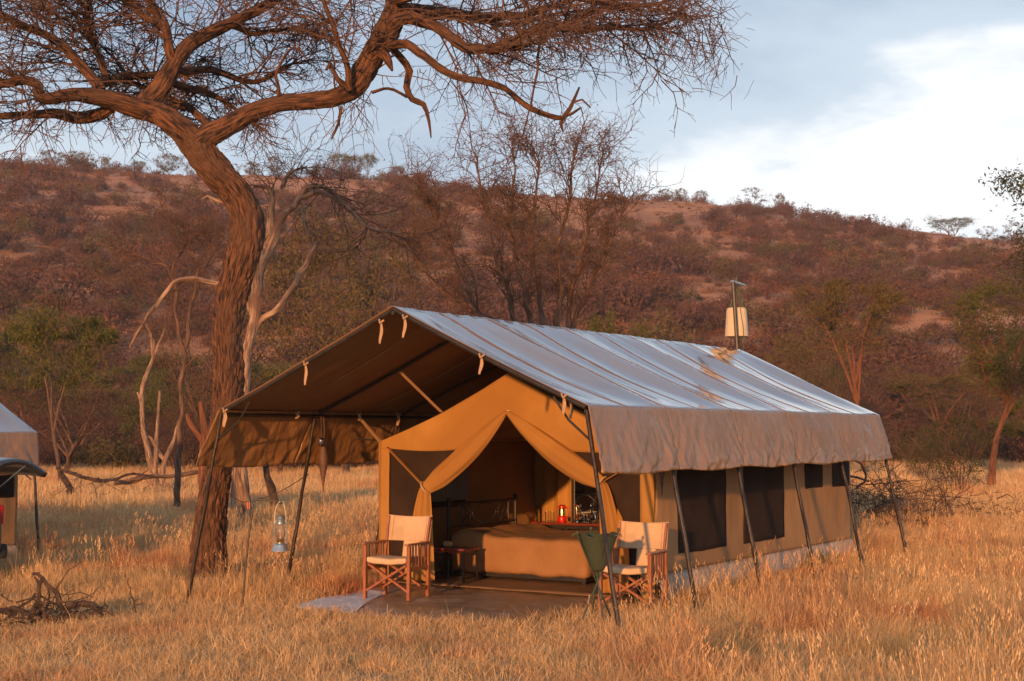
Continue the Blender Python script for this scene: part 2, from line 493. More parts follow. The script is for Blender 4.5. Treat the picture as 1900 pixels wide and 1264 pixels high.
    def soft_box(self, c, s, r, n=8, fn=None):
        hx, hy, hz = s[0] / 2, s[1] / 2, s[2] / 2
        for ax in range(3):
            for sg in (-1, 1):
                def f(i, j, ax=ax, sg=sg):
                    p = [0, 0, 0]
                    p[ax] = sg
                    a, b = (ax + 1) % 3, (ax + 2) % 3
                    p[a], p[b] = ((i * 2 - 1) * sg, j * 2 - 1)
                    q = Vector((p[0] * hx, p[1] * hy, p[2] * hz))
                    k = Vector((max(-hx + r, min(hx - r, q.x)), max(-hy + r, min(hy - r, q.y)), max(-hz + r, min(hz - r, q.z))))
                    d = q - k
                    if d.length > 1e-9: q = k + d.normalized() * r
                    if fn: q = fn(q)
                    return q + Vector(c)
                self.grid(f, n, n)
        return self
    def build(self, name, mat, parent=None, smooth=True, merge=False):
        me = bpy.data.meshes.new(name)
        me.from_pydata([tuple(p) for p in self.v], [], self.f)
        uvl = me.uv_layers.new(name='UVMap')
        flat = [c for f in self.uv for p in f for c in p]
        uvl.data.foreach_set('uv', flat)
        me.materials.append(MATS[mat])
        if merge:
            import bmesh
            bm = bmesh.new(); bm.from_mesh(me)
            bmesh.ops.remove_doubles(bm, verts=bm.verts, dist=1e-4)
            bmesh.ops.recalc_face_normals(bm, faces=bm.faces)
            bm.to_mesh(me); bm.free()
        if smooth:
            me.shade_smooth()
            try: me.set_sharp_from_angle(angle=R(40))
            except Exception: pass
        o = bpy.data.objects.new(name, me)
        col.objects.link(o)
        if parent: o.parent = parent
        return o
def link(name, me, parent=None):
    o = bpy.data.objects.new(name, me)
    col.objects.link(o)
    if parent: o.parent = parent
    return o
def thing(name, label, cat, loc=(0, 0, 0), rz=0.0, group=None):
    o = bpy.data.objects.new(name, None)
    o.empty_display_size = 0.2
    col.objects.link(o)
    o.location = loc
    o.rotation_euler = (0, 0, rz)
    return tag(o, label, cat, group)
def tag(o, label, cat, group=None):
    o['label'] = label; o['category'] = cat
    if group: o['group'] = group
    return o
def copy_tree(o, parent=None):
    c = o.copy(); col.objects.link(c)
    c.parent = parent
    for ch in o.children: copy_tree(ch, c)
    return c
def structure(o):
    o['kind'] = 'structure'; return o
def thicken(o, t, off=0.0):
    m = o.modifiers.new('thickness', 'SOLIDIFY'); m.thickness = t; m.offset = off
    return o
def fbm(x, y, z=0.0, o=4):
    return mnoise.fractal(Vector((x, y, z)), 1.0, 2.0, o)

# ---------------------------------------------------------------- ground and hill
def smooth01(t):
    t = max(0.0, min(1.0, t)); return t * t * (3 - 2 * t)
def gz(x, y):
    """height of the grassland"""
    z = GZ
    z += 0.03 * max(-6.0, min(0.0, x + 2.0))                       # falls gently to the left
    away = smooth01((abs(x) - 4) / 6) if y < 25 else smooth01((y - 25) / 15)
    z += 0.10 * away * fbm(x * 0.12, y * 0.12)
    return z
SKY = [(-1200, 300), (-300, 275), (0, 297), (180, 306), (330, 318), (450, 318), (600, 320), (700, 326), (800, 336), (900, 346), (1000, 352), (1180, 364), (1300, 368),
       (1400, 386), (1500, 400), (1600, 407), (1700, 420), (1800, 431), (1900, 437), (2300, 470), (3200, 520)]
def sky_y(px):
    for (a, b), (c, d) in zip(SKY, SKY[1:]):
        if px <= c: return b + (d - b) * (px - a) / (c - a)
    return SKY[-1][1]
D0, D1 = 95.0, 400.0
def hill_z(x, y):
    d = math.hypot(x, y)
    az = math.atan2(x, y)
    if d < D0 or y <= 0: return -1.0
    px = CX + F * math.tan(max(-1.0, min(1.0, az)))
    r = ray(px, sky_y(px))
    top = H + r.z / math.hypot(r.x, r.y) * D1 - 3.2
    t = (d - D0) / (D1 - D0)
    if t <= 1:
        z = top * (0.30 * t + 0.70 * t * t * (3 - 2 * t) * 0.9 + 0.07 * t * t)
        z = top * min(1.0, (0.34 * t + 0.66 * smooth01(t)))
    else:
        z = top - (d - D1) * 0.10
    edge = smooth01(t / 0.15)
    z += edge * (2.6 * fbm(x * 0.012, y * 0.012, 3.0) * (1 - 0.72 * smooth01((t - 0.7) / 0.3)) + 0.45 * fbm(x * 0.06, y * 0.06, 9.0))
    return z - 1.0 * (1 - edge)
mb = MB()
radii = [0.0, 1.0] + [1.0 * 1.12 ** k for k in range(1, 60)]
vs, fs = [], []
NA = 120
for r in radii:
    for k in range(NA):
        a = 2 * math.pi * k / NA
        x, y = r * math.sin(a), 14 + r * math.cos(a)
        vs.append((x, y, gz(x, y)))
for i in range(len(radii) - 1):
    for k in range(NA):
        k2 = (k + 1) % NA
        fs.append((i * NA + k, (i + 1) * NA + k, (i + 1) * NA + k2, i * NA + k2))
mb.add(vs, fs)
structure(mb.build('ground', 'ground'))
mb = MB()
NB, ND = 220, 90
ds = [D0 - 4 + (D1 + 320 - D0) * (j / ND) ** 1.15 for j in range(ND + 1)]
def hv(i, j):
    a = R(-58 + 116 * i)
    d = ds[int(round(j * ND))]
    return (d * math.sin(a), d * math.cos(a), hill_z(d * math.sin(a), d * math.cos(a)))
mb.grid(hv, NB, ND)
structure(mb.build('hill', 'hill'))
# ---------------------------------------------------------------- the safari tent
def tent_root(label):
    return thing('safari_tent', label, 'tent', O_T, -TH, 'canvas tents of the camp')
tent = tent_root('canvas tent with open porch, tied back door flaps and wet shiny roof')
RIDGE_Z, EAVE_Z, VL = 3.15, 2.066, 9.0
BAYS = [0.0, 1.72, 3.45, 5.2, 7.0, 8.95]
def bay_sag(v):
    for a, b in zip(BAYS, BAYS[1:]):
        if v <= b + 1e-6:
            t = (v - a) / (b - a)
            return math.sin(math.pi * t) ** 2, math.sin(2 * math.pi * t) ** 2
    return 0.0, 0.0
def fly_pt(side, s, v):
    """s from ridge (0) to eave (1), v along the ridge"""
    t = v / VL
    vv = v + 0.30 * t * (1 - s)                       # the ridge runs out a little farther at the back
    u = 0.05 * (1 - s) + side * EW * s
    z = RIDGE_Z + (EAVE_Z - RIDGE_Z) * s
    a, b = bay_sag(v)
    e = math.sin(math.pi * min(1.0, s * 0.94 + 0.03))
    z -= e * (0.075 * a + 0.03 * b + 0.02)
    z += 0.012 * e * fbm(v * 2.1 + side, s * 1.6, 4.0) + 0.004 * fbm(v * 9, s * 3.0, 8.0)
    z -= 0.012 * math.exp(-((s - 0.02) / 0.03) ** 2) * abs(math.sin(9 * v))
    return Vector((u, vv, z))
seams = []
for a, b in zip(BAYS, BAYS[1:]): seams += [(a, (a + b) / 2), ((a + b) / 2, b)]
seams[-1] = (seams[-1][0], VL)
for side in (1, -1):
    for a, b in seams:
        mb = MB()
        def f(i, j, a=a, b=b):
            p = fly_pt(side, j, a + (b - a) * i)
            if i == 0 and a > 0: p.z += 0.0006                    # lapped, stitched seam
            return p
        mb.grid(f, 14, 30)
        o = thicken(mb.build('roof_panel', 'fly_lining' if side > 0 else 'wet_fly', tent), 0.004)
        o.data.materials.append(MATS['wet_fly' if side > 0 else 'fly_lining'])
        o.modifiers[0].material_offset = 1
def val_pt(side, s, v):
    """valance, s from the eave (0) to its lower hem (1)"""
    a, b = bay_sag(max(0.0, min(BAYS[-1], v)))
    u = EW + 0.23 * s
    bulge = 0.035 * math.sin(math.pi * s) * a
    fold = 0.0
    for p in BAYS:                                     # creases running from the hem at each pole up to the eave
        for sg in (-1, 1):
            d = (v - p) * sg - 0.55 * (1 - s) ** 1.1
            fold += 0.022 * math.exp(-(d / 0.05) ** 2) * s * (1 - 0.5 * s)
            d = (v - p) * sg - 0.30 * (1 - s)
            fold -= 0.018 * math.exp(-(d / 0.04) ** 2) * s
    cr = 0.022 * (1 - 2 * abs(fbm(v * 2.4 + s * 1.5, s * 1.3, 2.0 + side))) * (0.2 + s) + 0.008 * fbm(v * 14, s * 4, 5.0) * (0.4 + s)
    z = EAVE_Z - 0.645 * s - 0.03 * s * a - (0.006 if s > 0.08 else 0.0)
    return Vector((side * (u + bulge + fold + cr), v - 0.14 * s, z))
for side in (1, -1):
    for k, (a, b) in enumerate(zip(BAYS, BAYS[1:])):
        b2 = VL if k == len(BAYS) - 2 else b
        mb = MB()
        mb.grid(lambda i, j: val_pt(side, j, a + (b2 - a) * i), 56, 26)
        thicken(mb.build('valance_panel', 'damp_valance', tent), 0.003)

# frame under the fly
def rafter(v, r):
    for side in (1, -1):
        mb = MB()
        mb.tube([fly_pt(side, s, max(0.0, v)) + Vector((0, 0.03, -0.035)) for s in (0.0, 0.25, 0.5, 0.75, 0.985)], r, 8)
        mb.build('rafter', 'dark_metal', tent)
for v in (0.0, 1.72, 3.45, 5.2, 7.0, 8.9): rafter(v, 0.023)
MB().tube([(0.05, 0.02, RIDGE_Z - 0.075), (0.05, 9.1, RIDGE_Z - 0.075)], 0.024, 8).build('ridge_pole', 'dark_metal', tent)
for side in (1, -1):
    MB().tube([(side * (EW - 0.03), 0.02, EAVE_Z - 0.06), (side * (EW - 0.03), 8.9, EAVE_Z - 0.06)], 0.022, 8).build('eave_pole', 'dark_metal', tent)
    for v in (0.03, 8.87):
        MB().tube([(side * (EW - 0.42), v + 0.035, EAVE_Z + 0.09), (side * (EW - 0.25), v + 0.035, EAVE_Z - 0.14), (side * (EW + 0.05), v - 0.02, EAVE_Z - 0.36)], 0.012, 6).build('corner_brace', 'dark_metal', tent)
for side in (1, -1):
    for k, v in enumerate(BAYS):
        top = Vector((side * (EW - 0.02), v + (0.02 if k == 0 else -0.04), EAVE_Z - 0.05))
        bu, bv = side * (2.93 if side > 0 else 2.82), v - (0.27 if side > 0 else 0.08)
        w = T(bu, bv, 0)
        base = Vector((bu, bv, gz(w.x, w.y) - 0.08))
        mb = MB()
        pts, rr = [], []
        for i in range(15):
            t = i / 14
            p = top.lerp(base, t)
            p += Vector((0.012 * fbm(t * 3, k + 10 * side), 0.014 * fbm(t * 3 + 7, k), 0))
            pts.append(p); rr.append(0.021 + 0.004 * fbm(t * 6, k * 3 + side) + 0.004 * t)
        mb.tube(pts, rr, 9)
        mb.build('tent_pole', 'dark_wood_pole', tent)
# foot cords of the left poles
for v in (1.72,):
    a = Vector((-2.79, v - 0.07, 0.42)); b = Vector((-3.15, v - 0.22, GZ - 0.06))
    MB().tube([a, a.lerp(b, 0.5) + Vector((0, 0, -0.03)), b], 0.006, 5).build('foot_cord', 'cord', tent)

# inner tent
IW, IV0, IV1, IEZ, IAZ = 1.94, 2.4, 9.0, 1.69, 2.52
def roofline(u):
    t = min(1.0, abs(u) / IW)
    return IAZ + (IEZ - IAZ) * t - 0.055 * math.sin(math.pi * t)
for side in (1, -1):
    mb = MB()
    mb.grid(lambda i, j: (side * IW * j, IV0 + 0.01 + (IV1 - IV0 - 0.02) * i, roofline(IW * j) - 0.02 * abs(math.sin(math.pi * i * 4)) * math.sin(math.pi * j) - 0.004), 40, 10)
    thicken(mb.build('inner_roof', 'side_canvas', tent), 0.003)
def open_edge(u):
    au = abs(u)
    if au < 0.6: return 2.06 - 0.46 / 0.6 * au
    return 1.60 - 0.03 * math.sin(math.pi * min(1, (au - 0.6) / 1.2))
mb = MB()
def f(i, j):
    u = -IW + 2 * IW * i
    zt, zb = roofline(u), open_edge(u)
    z = zb + (zt - zb) * j
    return (u, IV0 + 0.012 * fbm(u * 2.2, z * 2.2, 1.0) + 0.004 * fbm(u * 7, z * 7, 2), z)
mb.grid(f, 96, 14)
thicken(mb.build('gable_panel', 'canvas', tent), 0.004)
for a, b in ((-IW, -1.79), (1.76, IW)):
    mb = MB()
    mb.grid(lambda i, j: (a + (b - a) * i, IV0 + 0.006 + 0.006 * fbm(i * 2, j * 6), GZ + 0.02 + (1.60 - GZ) * j), 4, 24)
    thicken(mb.build('corner_strip', 'canvas', tent), 0.004)
def edge_l(z):
    pts = [(-0.1, -1.50), (0.5, -1.50), (0.75, -1.38), (1.12, -1.17), (1.6, -0.62)]
    for (a, b), (c, d) in zip(pts, pts[1:]):
        if z <= c: return b + (d - b) * (z - a) / (c - a)
    return pts[-1][1]
def edge_r(z):
    pts = [(-0.1, 1.62), (0.5, 1.60), (0.84, 1.52), (1.23, 1.28), (1.6, 0.62)]
    for (a, b), (c, d) in zip(pts, pts[1:]):
        if z <= c: return b + (d - b) * (z - a) / (c - a)
    return pts[-1][1]
for a, ed in ((-1.80, edge_l), (1.77, edge_r)):
    mb = MB()
    def f(i, j):
        z = GZ + 0.02 + (1.60 - GZ) * j
        return (a + (ed(z) - a) * i, IV0 + 0.02 + 0.012 * fbm(i * 4 + a, z * 1.2), z)
    mb.grid(f, 16, 26)
    thicken(mb.build('mesh_panel', 'mesh_net', tent), 0.002)
# tied back door flaps: a rolled upper part and a flaring lower part
def flap(side, tie, bot):
    c0 = Vector((0.0, 0, 2.05))
    tie = Vector((tie[0], 0, tie[1]))
    d = (tie - c0).normalized()
    pn = Vector((-d.z, 0, d.x)) * (1 if side < 0 else -1)          # upward normal in the wall plane
    if pn.z < 0: pn = -pn
    mb = MB()
    def f(i, j):
        s = j
        a = 2 * math.pi * i
        hw = 0.018 + 0.095 * math.sin(math.pi * min(1, s * 0.86)) ** 0.8 + 0.035 * s
        if s > 0.86: hw *= 1 - 1.6 * (s - 0.86)
        hd = 0.022 + 0.05 * math.sin(math.pi * s * 0.9)
        k = 1 + 0.10 * math.sin(3 * a + 5 * s + side) * s + 0.05 * math.sin(7 * a - 3 * s)
        c = c0.lerp(tie, s) + pn * (-0.045 * math.sin(math.pi * s)) 
        p = c + pn * hw * math.cos(a) * k
        return (p.x, IV0 - 0.045 - hd * math.sin(a) * k, p.z)
    mb.grid(f, 30, 40)
    mb.build('door_flap', 'canvas', tent, merge=True)
    mb = MB()
    nf = 3
    def g(i, j):
        z = tie.z + 0.02 + (GZ + 0.06 - tie.z) * j
        e0 = tie.x - 0.055 + (bot[0] - tie.x + 0.055) * (j ** 0.62)
        e1 = tie.x + 0.055 + (bot[1] - tie.x - 0.055) * (j ** 0.62)
        fold = 0.045 * math.sin(2 * math.pi * nf * i + side) * (0.35 + 0.65 * j)
        return (e0 + (e1 - e0) * i, IV0 - 0.06 - fold - 0.03 * math.sin(math.pi * i), z)
    mb.grid(g, 44, 40)
    thicken(mb.build('door_flap', 'canvas', tent), 0.004)
    mb = MB()                                                       # tie band
    ring = []
    for k in range(17):
        a = 2 * math.pi * k / 16
        q = tie + pn * 0.088 * math.cos(a)
        ring.append((q.x, IV0 - 0.05 - 0.075 * math.sin(a), q.z))
    mb.tube(ring, 0.013, 6, cap=False)
    mb.build('tie_band', 'strap', tent)
flap(-1, (-1.18, 1.12), (-1.52, -1.06))
flap(1, (1.30, 1.22), (1.32, 1.68))
MB().bar((-1.80, IV0 - 0.03, 1.62), (-1.19, IV0 - 0.06, 1.13), 0.008, 0.055, up=(0, 1, 0)).build('tie_band', 'canvas', tent)
MB().bar((1.80, IV0 - 0.03, 1.50), (1.32, IV0 - 0.06, 1.235), 0.008, 0.055, up=(0, 1, 0)).build('tie_band', 'canvas', tent)
MB().box((0, IV0 - 0.014, 2.045), (0.03, 0.012, 0.05)).build('zip_end', 'white_tag', tent)

WIN_R = [(2.98, 4.34, 0.40), (4.90, 6.28, 0.39), (7.10, 7.80, 1.02), (8.20, 8.92, 1.00)]
WIN_L = [(3.25, 4.40, 0.74), (6.6, 7.9, 0.5)]
for side, wins in ((1, WIN_R), (-1, WIN_L)):
    mb = MB()
    nu_, nv_ = 132, 30
    z0, z1 = 0.20, IEZ
    def wp(v, z):
        sway = 0.030 * fbm(v * 0.9, z * 0.5, 6.0 + side) + 0.010 * fbm(v * 5, z * 1.2, 2.0)
        return Vector((side * (IW + 0.012 + sway * math.sin(math.pi * (z - z0) / (z1 - z0))), v, z))
    P = [[wp(IV0 + (IV1 - IV0) * i / nu_, z0 + (z1 - z0) * j / nv_) for i in range(nu_ + 1)] for j in range(nv_ + 1)]
    vs = [p for row in P for p in row]
    fs = []
    for j in range(nv_):
        for i in range(nu_):
            vc = IV0 + (IV1 - IV0) * (i + 0.5) / nu_; zc = z0 + (z1 - z0) * (j + 0.5) / nv_
            if any(a + 0.04 < vc < b - 0.04 and c + 0.04 < zc < 1.60 for a, b, c in wins): continue
            k = j * (nu_ + 1) + i
            fs.append((k, k + 1, k + nu_ + 2, k + nu_ + 1))
    mb.add(vs, fs)
    wall = thicken(mb.build('side_wall', 'side_canvas', tent), 0.003)
    for a, b, c in wins:
        mb = MB()
        def f(i, j):
            v = a + (b - a) * i
            z = c + (1.645 - c) * j + 0.018 * fbm(v * 1.5, 3) * (1 - j)
            p = wp(v, min(z1, z))
            p.x += side * (0.009 + 0.004 * fbm(v * 4, z * 4))
            return p
        mb.grid(f, 20, 16)
        thicken(mb.build('window_mesh', 'mesh_net', wall), 0.002)
    mb = MB()
    def f(i, j):
        v = IV0 + (IV1 - IV0) * i
        s = j
        z = 0.205 + (GZ - 0.03 - 0.205) * s
        return (side * (IW + 0.018 + 0.16 * s + 0.055 * s * fbm(v * 1.6, 0.3) + 0.02 * s * fbm(v * 6, 1.0)), v, z)
    mb.grid(f, 150, 8)
    thicken(mb.build('mud_flap', 'mud_flap', tent), 0.003)
for v, nm in ((IV1 - 0.004, 'back_wall'), (6.2, 'partition_wall')):
    mb = MB()
    def f(i, j):
        u = -IW + 2 * IW * i
        if nm == 'partition_wall':
            k = math.exp(-((u + 1.55) / 0.28) ** 2)
            w = 0.05 * k * math.sin(u * 26) + 0.02 * fbm(u * 3, j * 2)
        else: w = 0.01 * fbm(u * 3, j * 2)
        return (u, v + w, GZ + 0.03 + (roofline(u) - 0.02 - GZ - 0.03) * j)
    mb.grid(f, 90, 20)
    thicken(mb.build(nm, 'canvas' if nm == 'partition_wall' else 'side_canvas', tent), 0.003)
mb = MB()
mb.grid(lambda i, j: (-IW + 0.01 + (2 * IW - 0.02) * i, IV0 - 0.06 + (IV1 - IV0) * j, GZ + 0.035 + 0.008 * fbm(i * 9, j * 14)), 30, 40)
thicken(mb.build('tent_floor', 'floor_sheet', tent), 0.01)
# grey curtain inside the left window
mb = MB()
mb.grid(lambda i, j: (-IW + 0.07 + 0.02 * math.sin(i * 60), 3.45 + 0.86 * i, 1.40 - 0.52 * j), 90, 6)
thicken(mb.build('window_curtain', 'grey_curtain', tent), 0.002)

# hanging tie straps on the frame
def strap(p, l, w=0.045, sway=0.0, knot=True):
    mb = MB()
    p = Vector(p)
    def f(i, j):
        t = j
        return p + Vector(((i - 0.5) * w * (0.6 + 0.4 * math.sin(math.pi * min(1, t * 1.1))) + sway * t * t, 0.012 * math.sin(5 * t) - 0.01, -l * t))
    mb.grid(f, 3, 10)
    if knot: mb.tube([p + Vector((-0.03, 0.0, 0.04)), p + Vector((0.0, -0.03, 0.0)), p + Vector((0.03, 0.0, 0.03))], 0.010, 6)
    thicken(mb.build('tie_strap', 'strap', tent), 0.004)
for x, y, l in ((708, 600, 0.22), (752, 592, 0.20), (568, 678, 0.22), (894, 664, 0.17), (1047, 738, 0.17)):
    u, z = hit_v(x, y, -0.02)
    strap((u, -0.02, z), l, 0.042, rnd.uniform(-0.02, 0.02))
strap((-EW + 0.13, -0.03, EAVE_Z - 0.03), 0.17, 0.06)
for x, l in ((550, 0.06), (665, 0.07), (737, 0.13)):
    v, z = hit_u(x, 775, -EW + 0.05)
    strap((-EW + 0.07, v, EAVE_Z - 0.04), l, 0.06)
strap((EW - 0.35, 0.3, EAVE_Z + 0.03), 0.16, 0.04)
def web(a, b, w=0.05):
    MB().bar(a, b, w, 0.006).build('web_strap', 'strap', tent)
u, z = hit_v(742, 690, 1.75); u2, z2 = hit_v(817, 766, IV0)
web((u, 1.75, z), (u2, IV0 + 0.02, z2 + 0.01), 0.06)
v, z = hit_u(668, 782, -EW + 0.06)
web((-EW + 0.06, v, EAVE_Z - 0.08), (-IW, IV0, IEZ), 0.05)
web((EW - 0.06, 2.0, EAVE_Z - 0.08), (IW, IV0, IEZ), 0.05)
for side in (-1, 1):
    MB().tube([(side * (IW + 0.03), IV0 + 0.02, IEZ + 0.01), (side * (IW + 0.30), IV0 - 0.1, IEZ + 0.03)], 0.012, 6).build('toggle', 'dark_metal', tent)

# ---------------------------------------------------------------- neighbouring tent, mostly beyond the left edge
tent2 = thing('safari_tent', 'neighbouring canvas tent with wet roof behind the dark parked car', 'tent', (0, 0, 0), -TH, 'canvas tents of the camp')
corner = at(70, 803, 23.5)
tent2.location = corner - NV * EW - RV * VL - Vector((0, 0, EAVE_Z))
KEEP = ('roof_panel', 'valance_panel', 'rafter', 'ridge_pole', 'eave_pole', 'tent_pole', 'inner_roof', 'gable_panel', 'corner_strip', 'mesh_panel',
        'door_flap', 'side_wall', 'window_mesh', 'mud_flap', 'back_wall', 'tent_floor', 'tie_band')
for ch in list(tent.children):
    if ch.name.split('.')[0] in KEEP:
        copy_tree(ch, tent2)

# ---------------------------------------------------------------- ground sheet in front of the door
mb = MB()
lf = [on_z(x, y, GZ) for x, y in ((712, 1086), (690, 1098), (640, 1106), (585, 1117), (541, 1129))]
rt = [T(1.7, v, GZ) for v in (2.3, 1.7, 1.0, 0.4, -0.25)]
front_bow = 0.22
def f(i, j):
    k = j * 4; a = int(min(3, k)); t = k - a
    p = lf[a].lerp(lf[a + 1], t).lerp(rt[a].lerp(rt[a + 1], t), i)
    p -= Vector((0, 1, 0)) * front_bow * math.sin(math.pi * min(1, i * 1.25)) * j if i < 0.8 else Vector((0, 0, 0))
    p.z = gz(p.x, p.y) + 0.022 + 0.014 * fbm(p.x * 2.3, p.y * 2.3) + 0.006 * fbm(p.x * 8, p.y * 8)
    return p
mb.grid(f, 90, 40)
sheet = thicken(mb.build('ground_sheet', 'mat_sheet'), 0.006)
tag(sheet, 'damp brown plastic ground sheet with pale shiny tongue under the chairs', 'ground sheet')
mb = MB()
def f2(i, j):
    p = f(0.004 + 0.30 * i * (0.35 + 0.65 * j), 0.30 + 0.69 * j)
    p.z += 0.008 + 0.008 * abs(fbm(p.x * 6, p.y * 6))
    return p
mb.grid(f2, 40, 30)
thicken(mb.build('wet_tongue', 'pale_sheet', sheet), 0.003)['label'] = 'pale wet plastic tongue of the ground sheet'
SHEET = [lf[0], lf[1], lf[2], lf[3], lf[4]] + [f(i / 10, 1.0) for i in range(1, 11)] + [rt[3], rt[2], rt[1], rt[0]]
def in_poly(x, y, P):
    c = False
    for a, b in zip(P, P[1:] + P[:1]):
        if (a[1] > y) != (b[1] > y) and x < (b[0] - a[0]) * (y - a[1]) / (b[1] - a[1]) + a[0]: c = not c
    return c

# ---------------------------------------------------------------- folding chairs
def chair(label, loc, rz):
    t = thing('folding_chair', label, 'chair', loc, rz, 'folding chairs on the porch')
    w, d = 0.56, 0.46                                  # leg spacing
    for sx in (-1, 1):
        x = sx * w / 2
        for y, h in ((-d / 2, 0.60), (d / 2, 0.60)):
            MB().box((x, y, h / 2), (0.036, 0.046, h)).build('leg', 'chair_wood', t, False)
        MB().soft_box((x, -0.01, 0.615), (0.058, d + 0.12, 0.026), 0.011, 4).build('armrest', 'chair_wood', t)
        MB().bar((x, -d / 2 + 0.022, 0.335), (x, d / 2 - 0.022, 0.335), 0.024, 0.045).build('side_rail', 'chair_wood', t, False)
        MB().bar((x, -d / 2 + 0.022, 0.11), (x, d / 2 - 0.022, 0.11), 0.024, 0.036).build('stretcher', 'chair_wood', t, False)
        for k in range(5):
            y = -d / 2 + 0.023 + (d - 0.046) * (k + 1) / 6
            MB().box((x, y, 0.48), (0.014, 0.024, 0.25)).build('slat', 'chair_wood', t, False)
        MB().bar((x * 0.93, d / 2 - 0.035, 0.45), (x * 0.97, d / 2 + 0.075, 0.90), 0.026, 0.034).build('back_post', 'chair_wood', t, False)
        for y in (-d / 2 - 0.024,):
            for z in (0.335, 0.09):
                MB().lathe([(0.002, -0.002), (0.011, 0.0), (0.009, 0.004), (0.001, 0.006)], 8, (x, y, z)).build('bolt', 'brass', t)
    for y in (-d / 2 - 0.002, d / 2 - 0.07):
        for k, sx in enumerate((-1, 1)):
            a = Vector((sx * (w / 2 - 0.02), y + 0.028 * k, 0.09)); b = Vector((-sx * (w / 2 - 0.03), y + 0.028 * k, 0.385))
            MB().bar(a, b, 0.024, 0.040, up=(0, 1, 0)).build('cross_brace', 'chair_wood', t, False)
    for y in (-d / 2 + 0.02, d / 2 - 0.04):
        pass
    def cush(q):
        q = q.copy()
        q.z += 0.02 * (q.x / 0.25) ** 2 - 0.012 * (q.y > 0) * (q.y / 0.2) + 0.006 * fbm(q.x * 9, q.y * 9, q.z * 9)
        return q
    MB().soft_box((0, -0.02, 0.418), (w - 0.045, d + 0.02, 0.075), 0.03, 10, cush).build('seat_cushion', 'chair_canvas', t, merge=True)
    mb = MB()
    def g(i, j):
        x = -w / 2 - 0.005 + (w + 0.01) * i
        z = 0.62 + 0.29 * j - 0.012 * math.sin(math.pi * i) * (0.3 + j)
        y = d / 2 + 0.012 + (z - 0.45) * 0.24 + 0.045 * math.sin(math.pi * i) - 0.03 + 0.006 * fbm(i * 5, j * 4, loc[0])
        return (x, y, z)
    mb.grid(g, 28, 14)
    thicken(mb.build('back_canvas', 'chair_canvas', t), 0.01)
    for x in (-w / 2 + 0.065, w / 2 - 0.065):
        MB().tube([(x, d / 2 + 0.012 + (z - 0.45) * 0.24 - 0.03 + 0.045 * math.sin(math.pi * (x + w / 2) / w) - 0.008, z) for z in (0.625, 0.75, 0.895)], 0.003, 4).build('stitching', 'strap', t)
    # strip of canvas hanging from the backrest to the seat
    mb = MB()
    mb.grid(lambda i, j: (-0.07 + 0.22 * i, d / 2 + 0.03 + (0.62 - 0.2 * j - 0.45) * 0.24, 0.64 - 0.21 * j), 8, 6)
    thicken(mb.build('back_strip', 'chair_canvas', t), 0.006)
    return t
pc = on_z(722, 1112, GZ)
pc = on_z(736, 1109, GZ + 0.03)
chair('canvas folding chair beside the left door flap on the pale wet plastic', (pc.x, pc.y, GZ + 0.035), -0.42)
p2 = at(1175, 1080, 15.25)
chair('canvas folding chair behind the green washstand', (p2.x, p2.y, GZ + 0.03), -0.46)

# ---------------------------------------------------------------- bed with iron headboard
FZ = GZ + 0.045
bed = thing('bed', 'double bed with brown cover and black iron headboard inside the tent', 'bed', T(-0.45, 4.12, FZ), -TH)
def hb(u, v, z): return (u + 0.45, v - 4.12, z - FZ)
BU = -1.50
for v in (3.31, 4.95):
    mb = MB().lathe([(0.026, 0.0), (0.026, 0.93), (0.036, 0.94), (0.036, 0.955), (0.030, 0.965), (0.038, 0.99), (0.010, 1.0)], 14, hb(BU, v, FZ))
    mb.build('headboard_post', 'black_iron', bed)
for z in (0.87, 0.58): MB().tube([hb(BU, 3.31, z), hb(BU, 4.95, z)], 0.017, 8).build('headboard_rail', 'black_iron', bed)
for v in (3.55, 4.76): MB().tube([hb(BU, v, 0.58), hb(BU, v, 0.87)], 0.011, 6).build('headboard_bar', 'black_iron', bed)
for k in (-1, 1):
    pts = []
    for i in range(41):
        t = i / 40
        pts.append(hb(BU + 0.006 * k, 3.55 + 1.21 * t, 0.725 + k * 0.135 * math.cos(math.pi * 1.7 * (t - 0.5) * 1.0)))
    MB().tube(pts, 0.008, 6).build('headboard_scroll', 'black_iron', bed)
for c in (3.70, 4.62, 4.155):
    rx = 0.12 if c != 4.155 else 0.29
    MB().tube([hb(BU, c + rx * math.cos(a), 0.725 + 0.128 * math.sin(a)) for a in [2 * math.pi * i / 32 for i in range(33)]], 0.008, 6, cap=False).build('headboard_ring', 'black_iron', bed)
for c in (3.62, 4.56):
    for k in (-1, 1):
        MB().tube([hb(BU + 0.004, c + 0.09 + k * 0.09 * (1 - 2 * t) + 0.02 * math.sin(math.pi * t) * k, 0.58 + 0.29 * t) for t in (0, .25, .5, .75, 1)], 0.007, 6).build('headboard_scroll', 'black_iron', bed)
def cover(q):
    q = q.copy()
    s = max(0.0, (0.10 - q.z)) / 0.32
    q.y += 0.03 * s * (math.sin(q.x * 11) + 0.6 * fbm(q.x * 5, q.z * 2, 1.0)) * (1 if q.y < 0 else -1)
    q.x += 0.012 * s * math.sin(q.y * 13)
    q.z += 0.022 * fbm(q.x * 3.5, q.y * 3.5, 2) + (0.085 * math.exp(-((q.x + 0.74) / 0.22) ** 2) * (0.6 + 0.4 * abs(math.sin(q.y * 3.4 + 1.0))) if q.z > 0.05 else 0)
    return q
MB().soft_box(hb(-0.42, 4.10, 0.245), (2.06, 1.74, 0.47), 0.075, 30, cover).build('bed_cover', 'bed_cover', bed, merge=True)
MB().box(hb(-0.42, 4.10, 0.0), (1.96, 1.62, 0.06)).build('bed_frame', 'black_iron', bed, False)
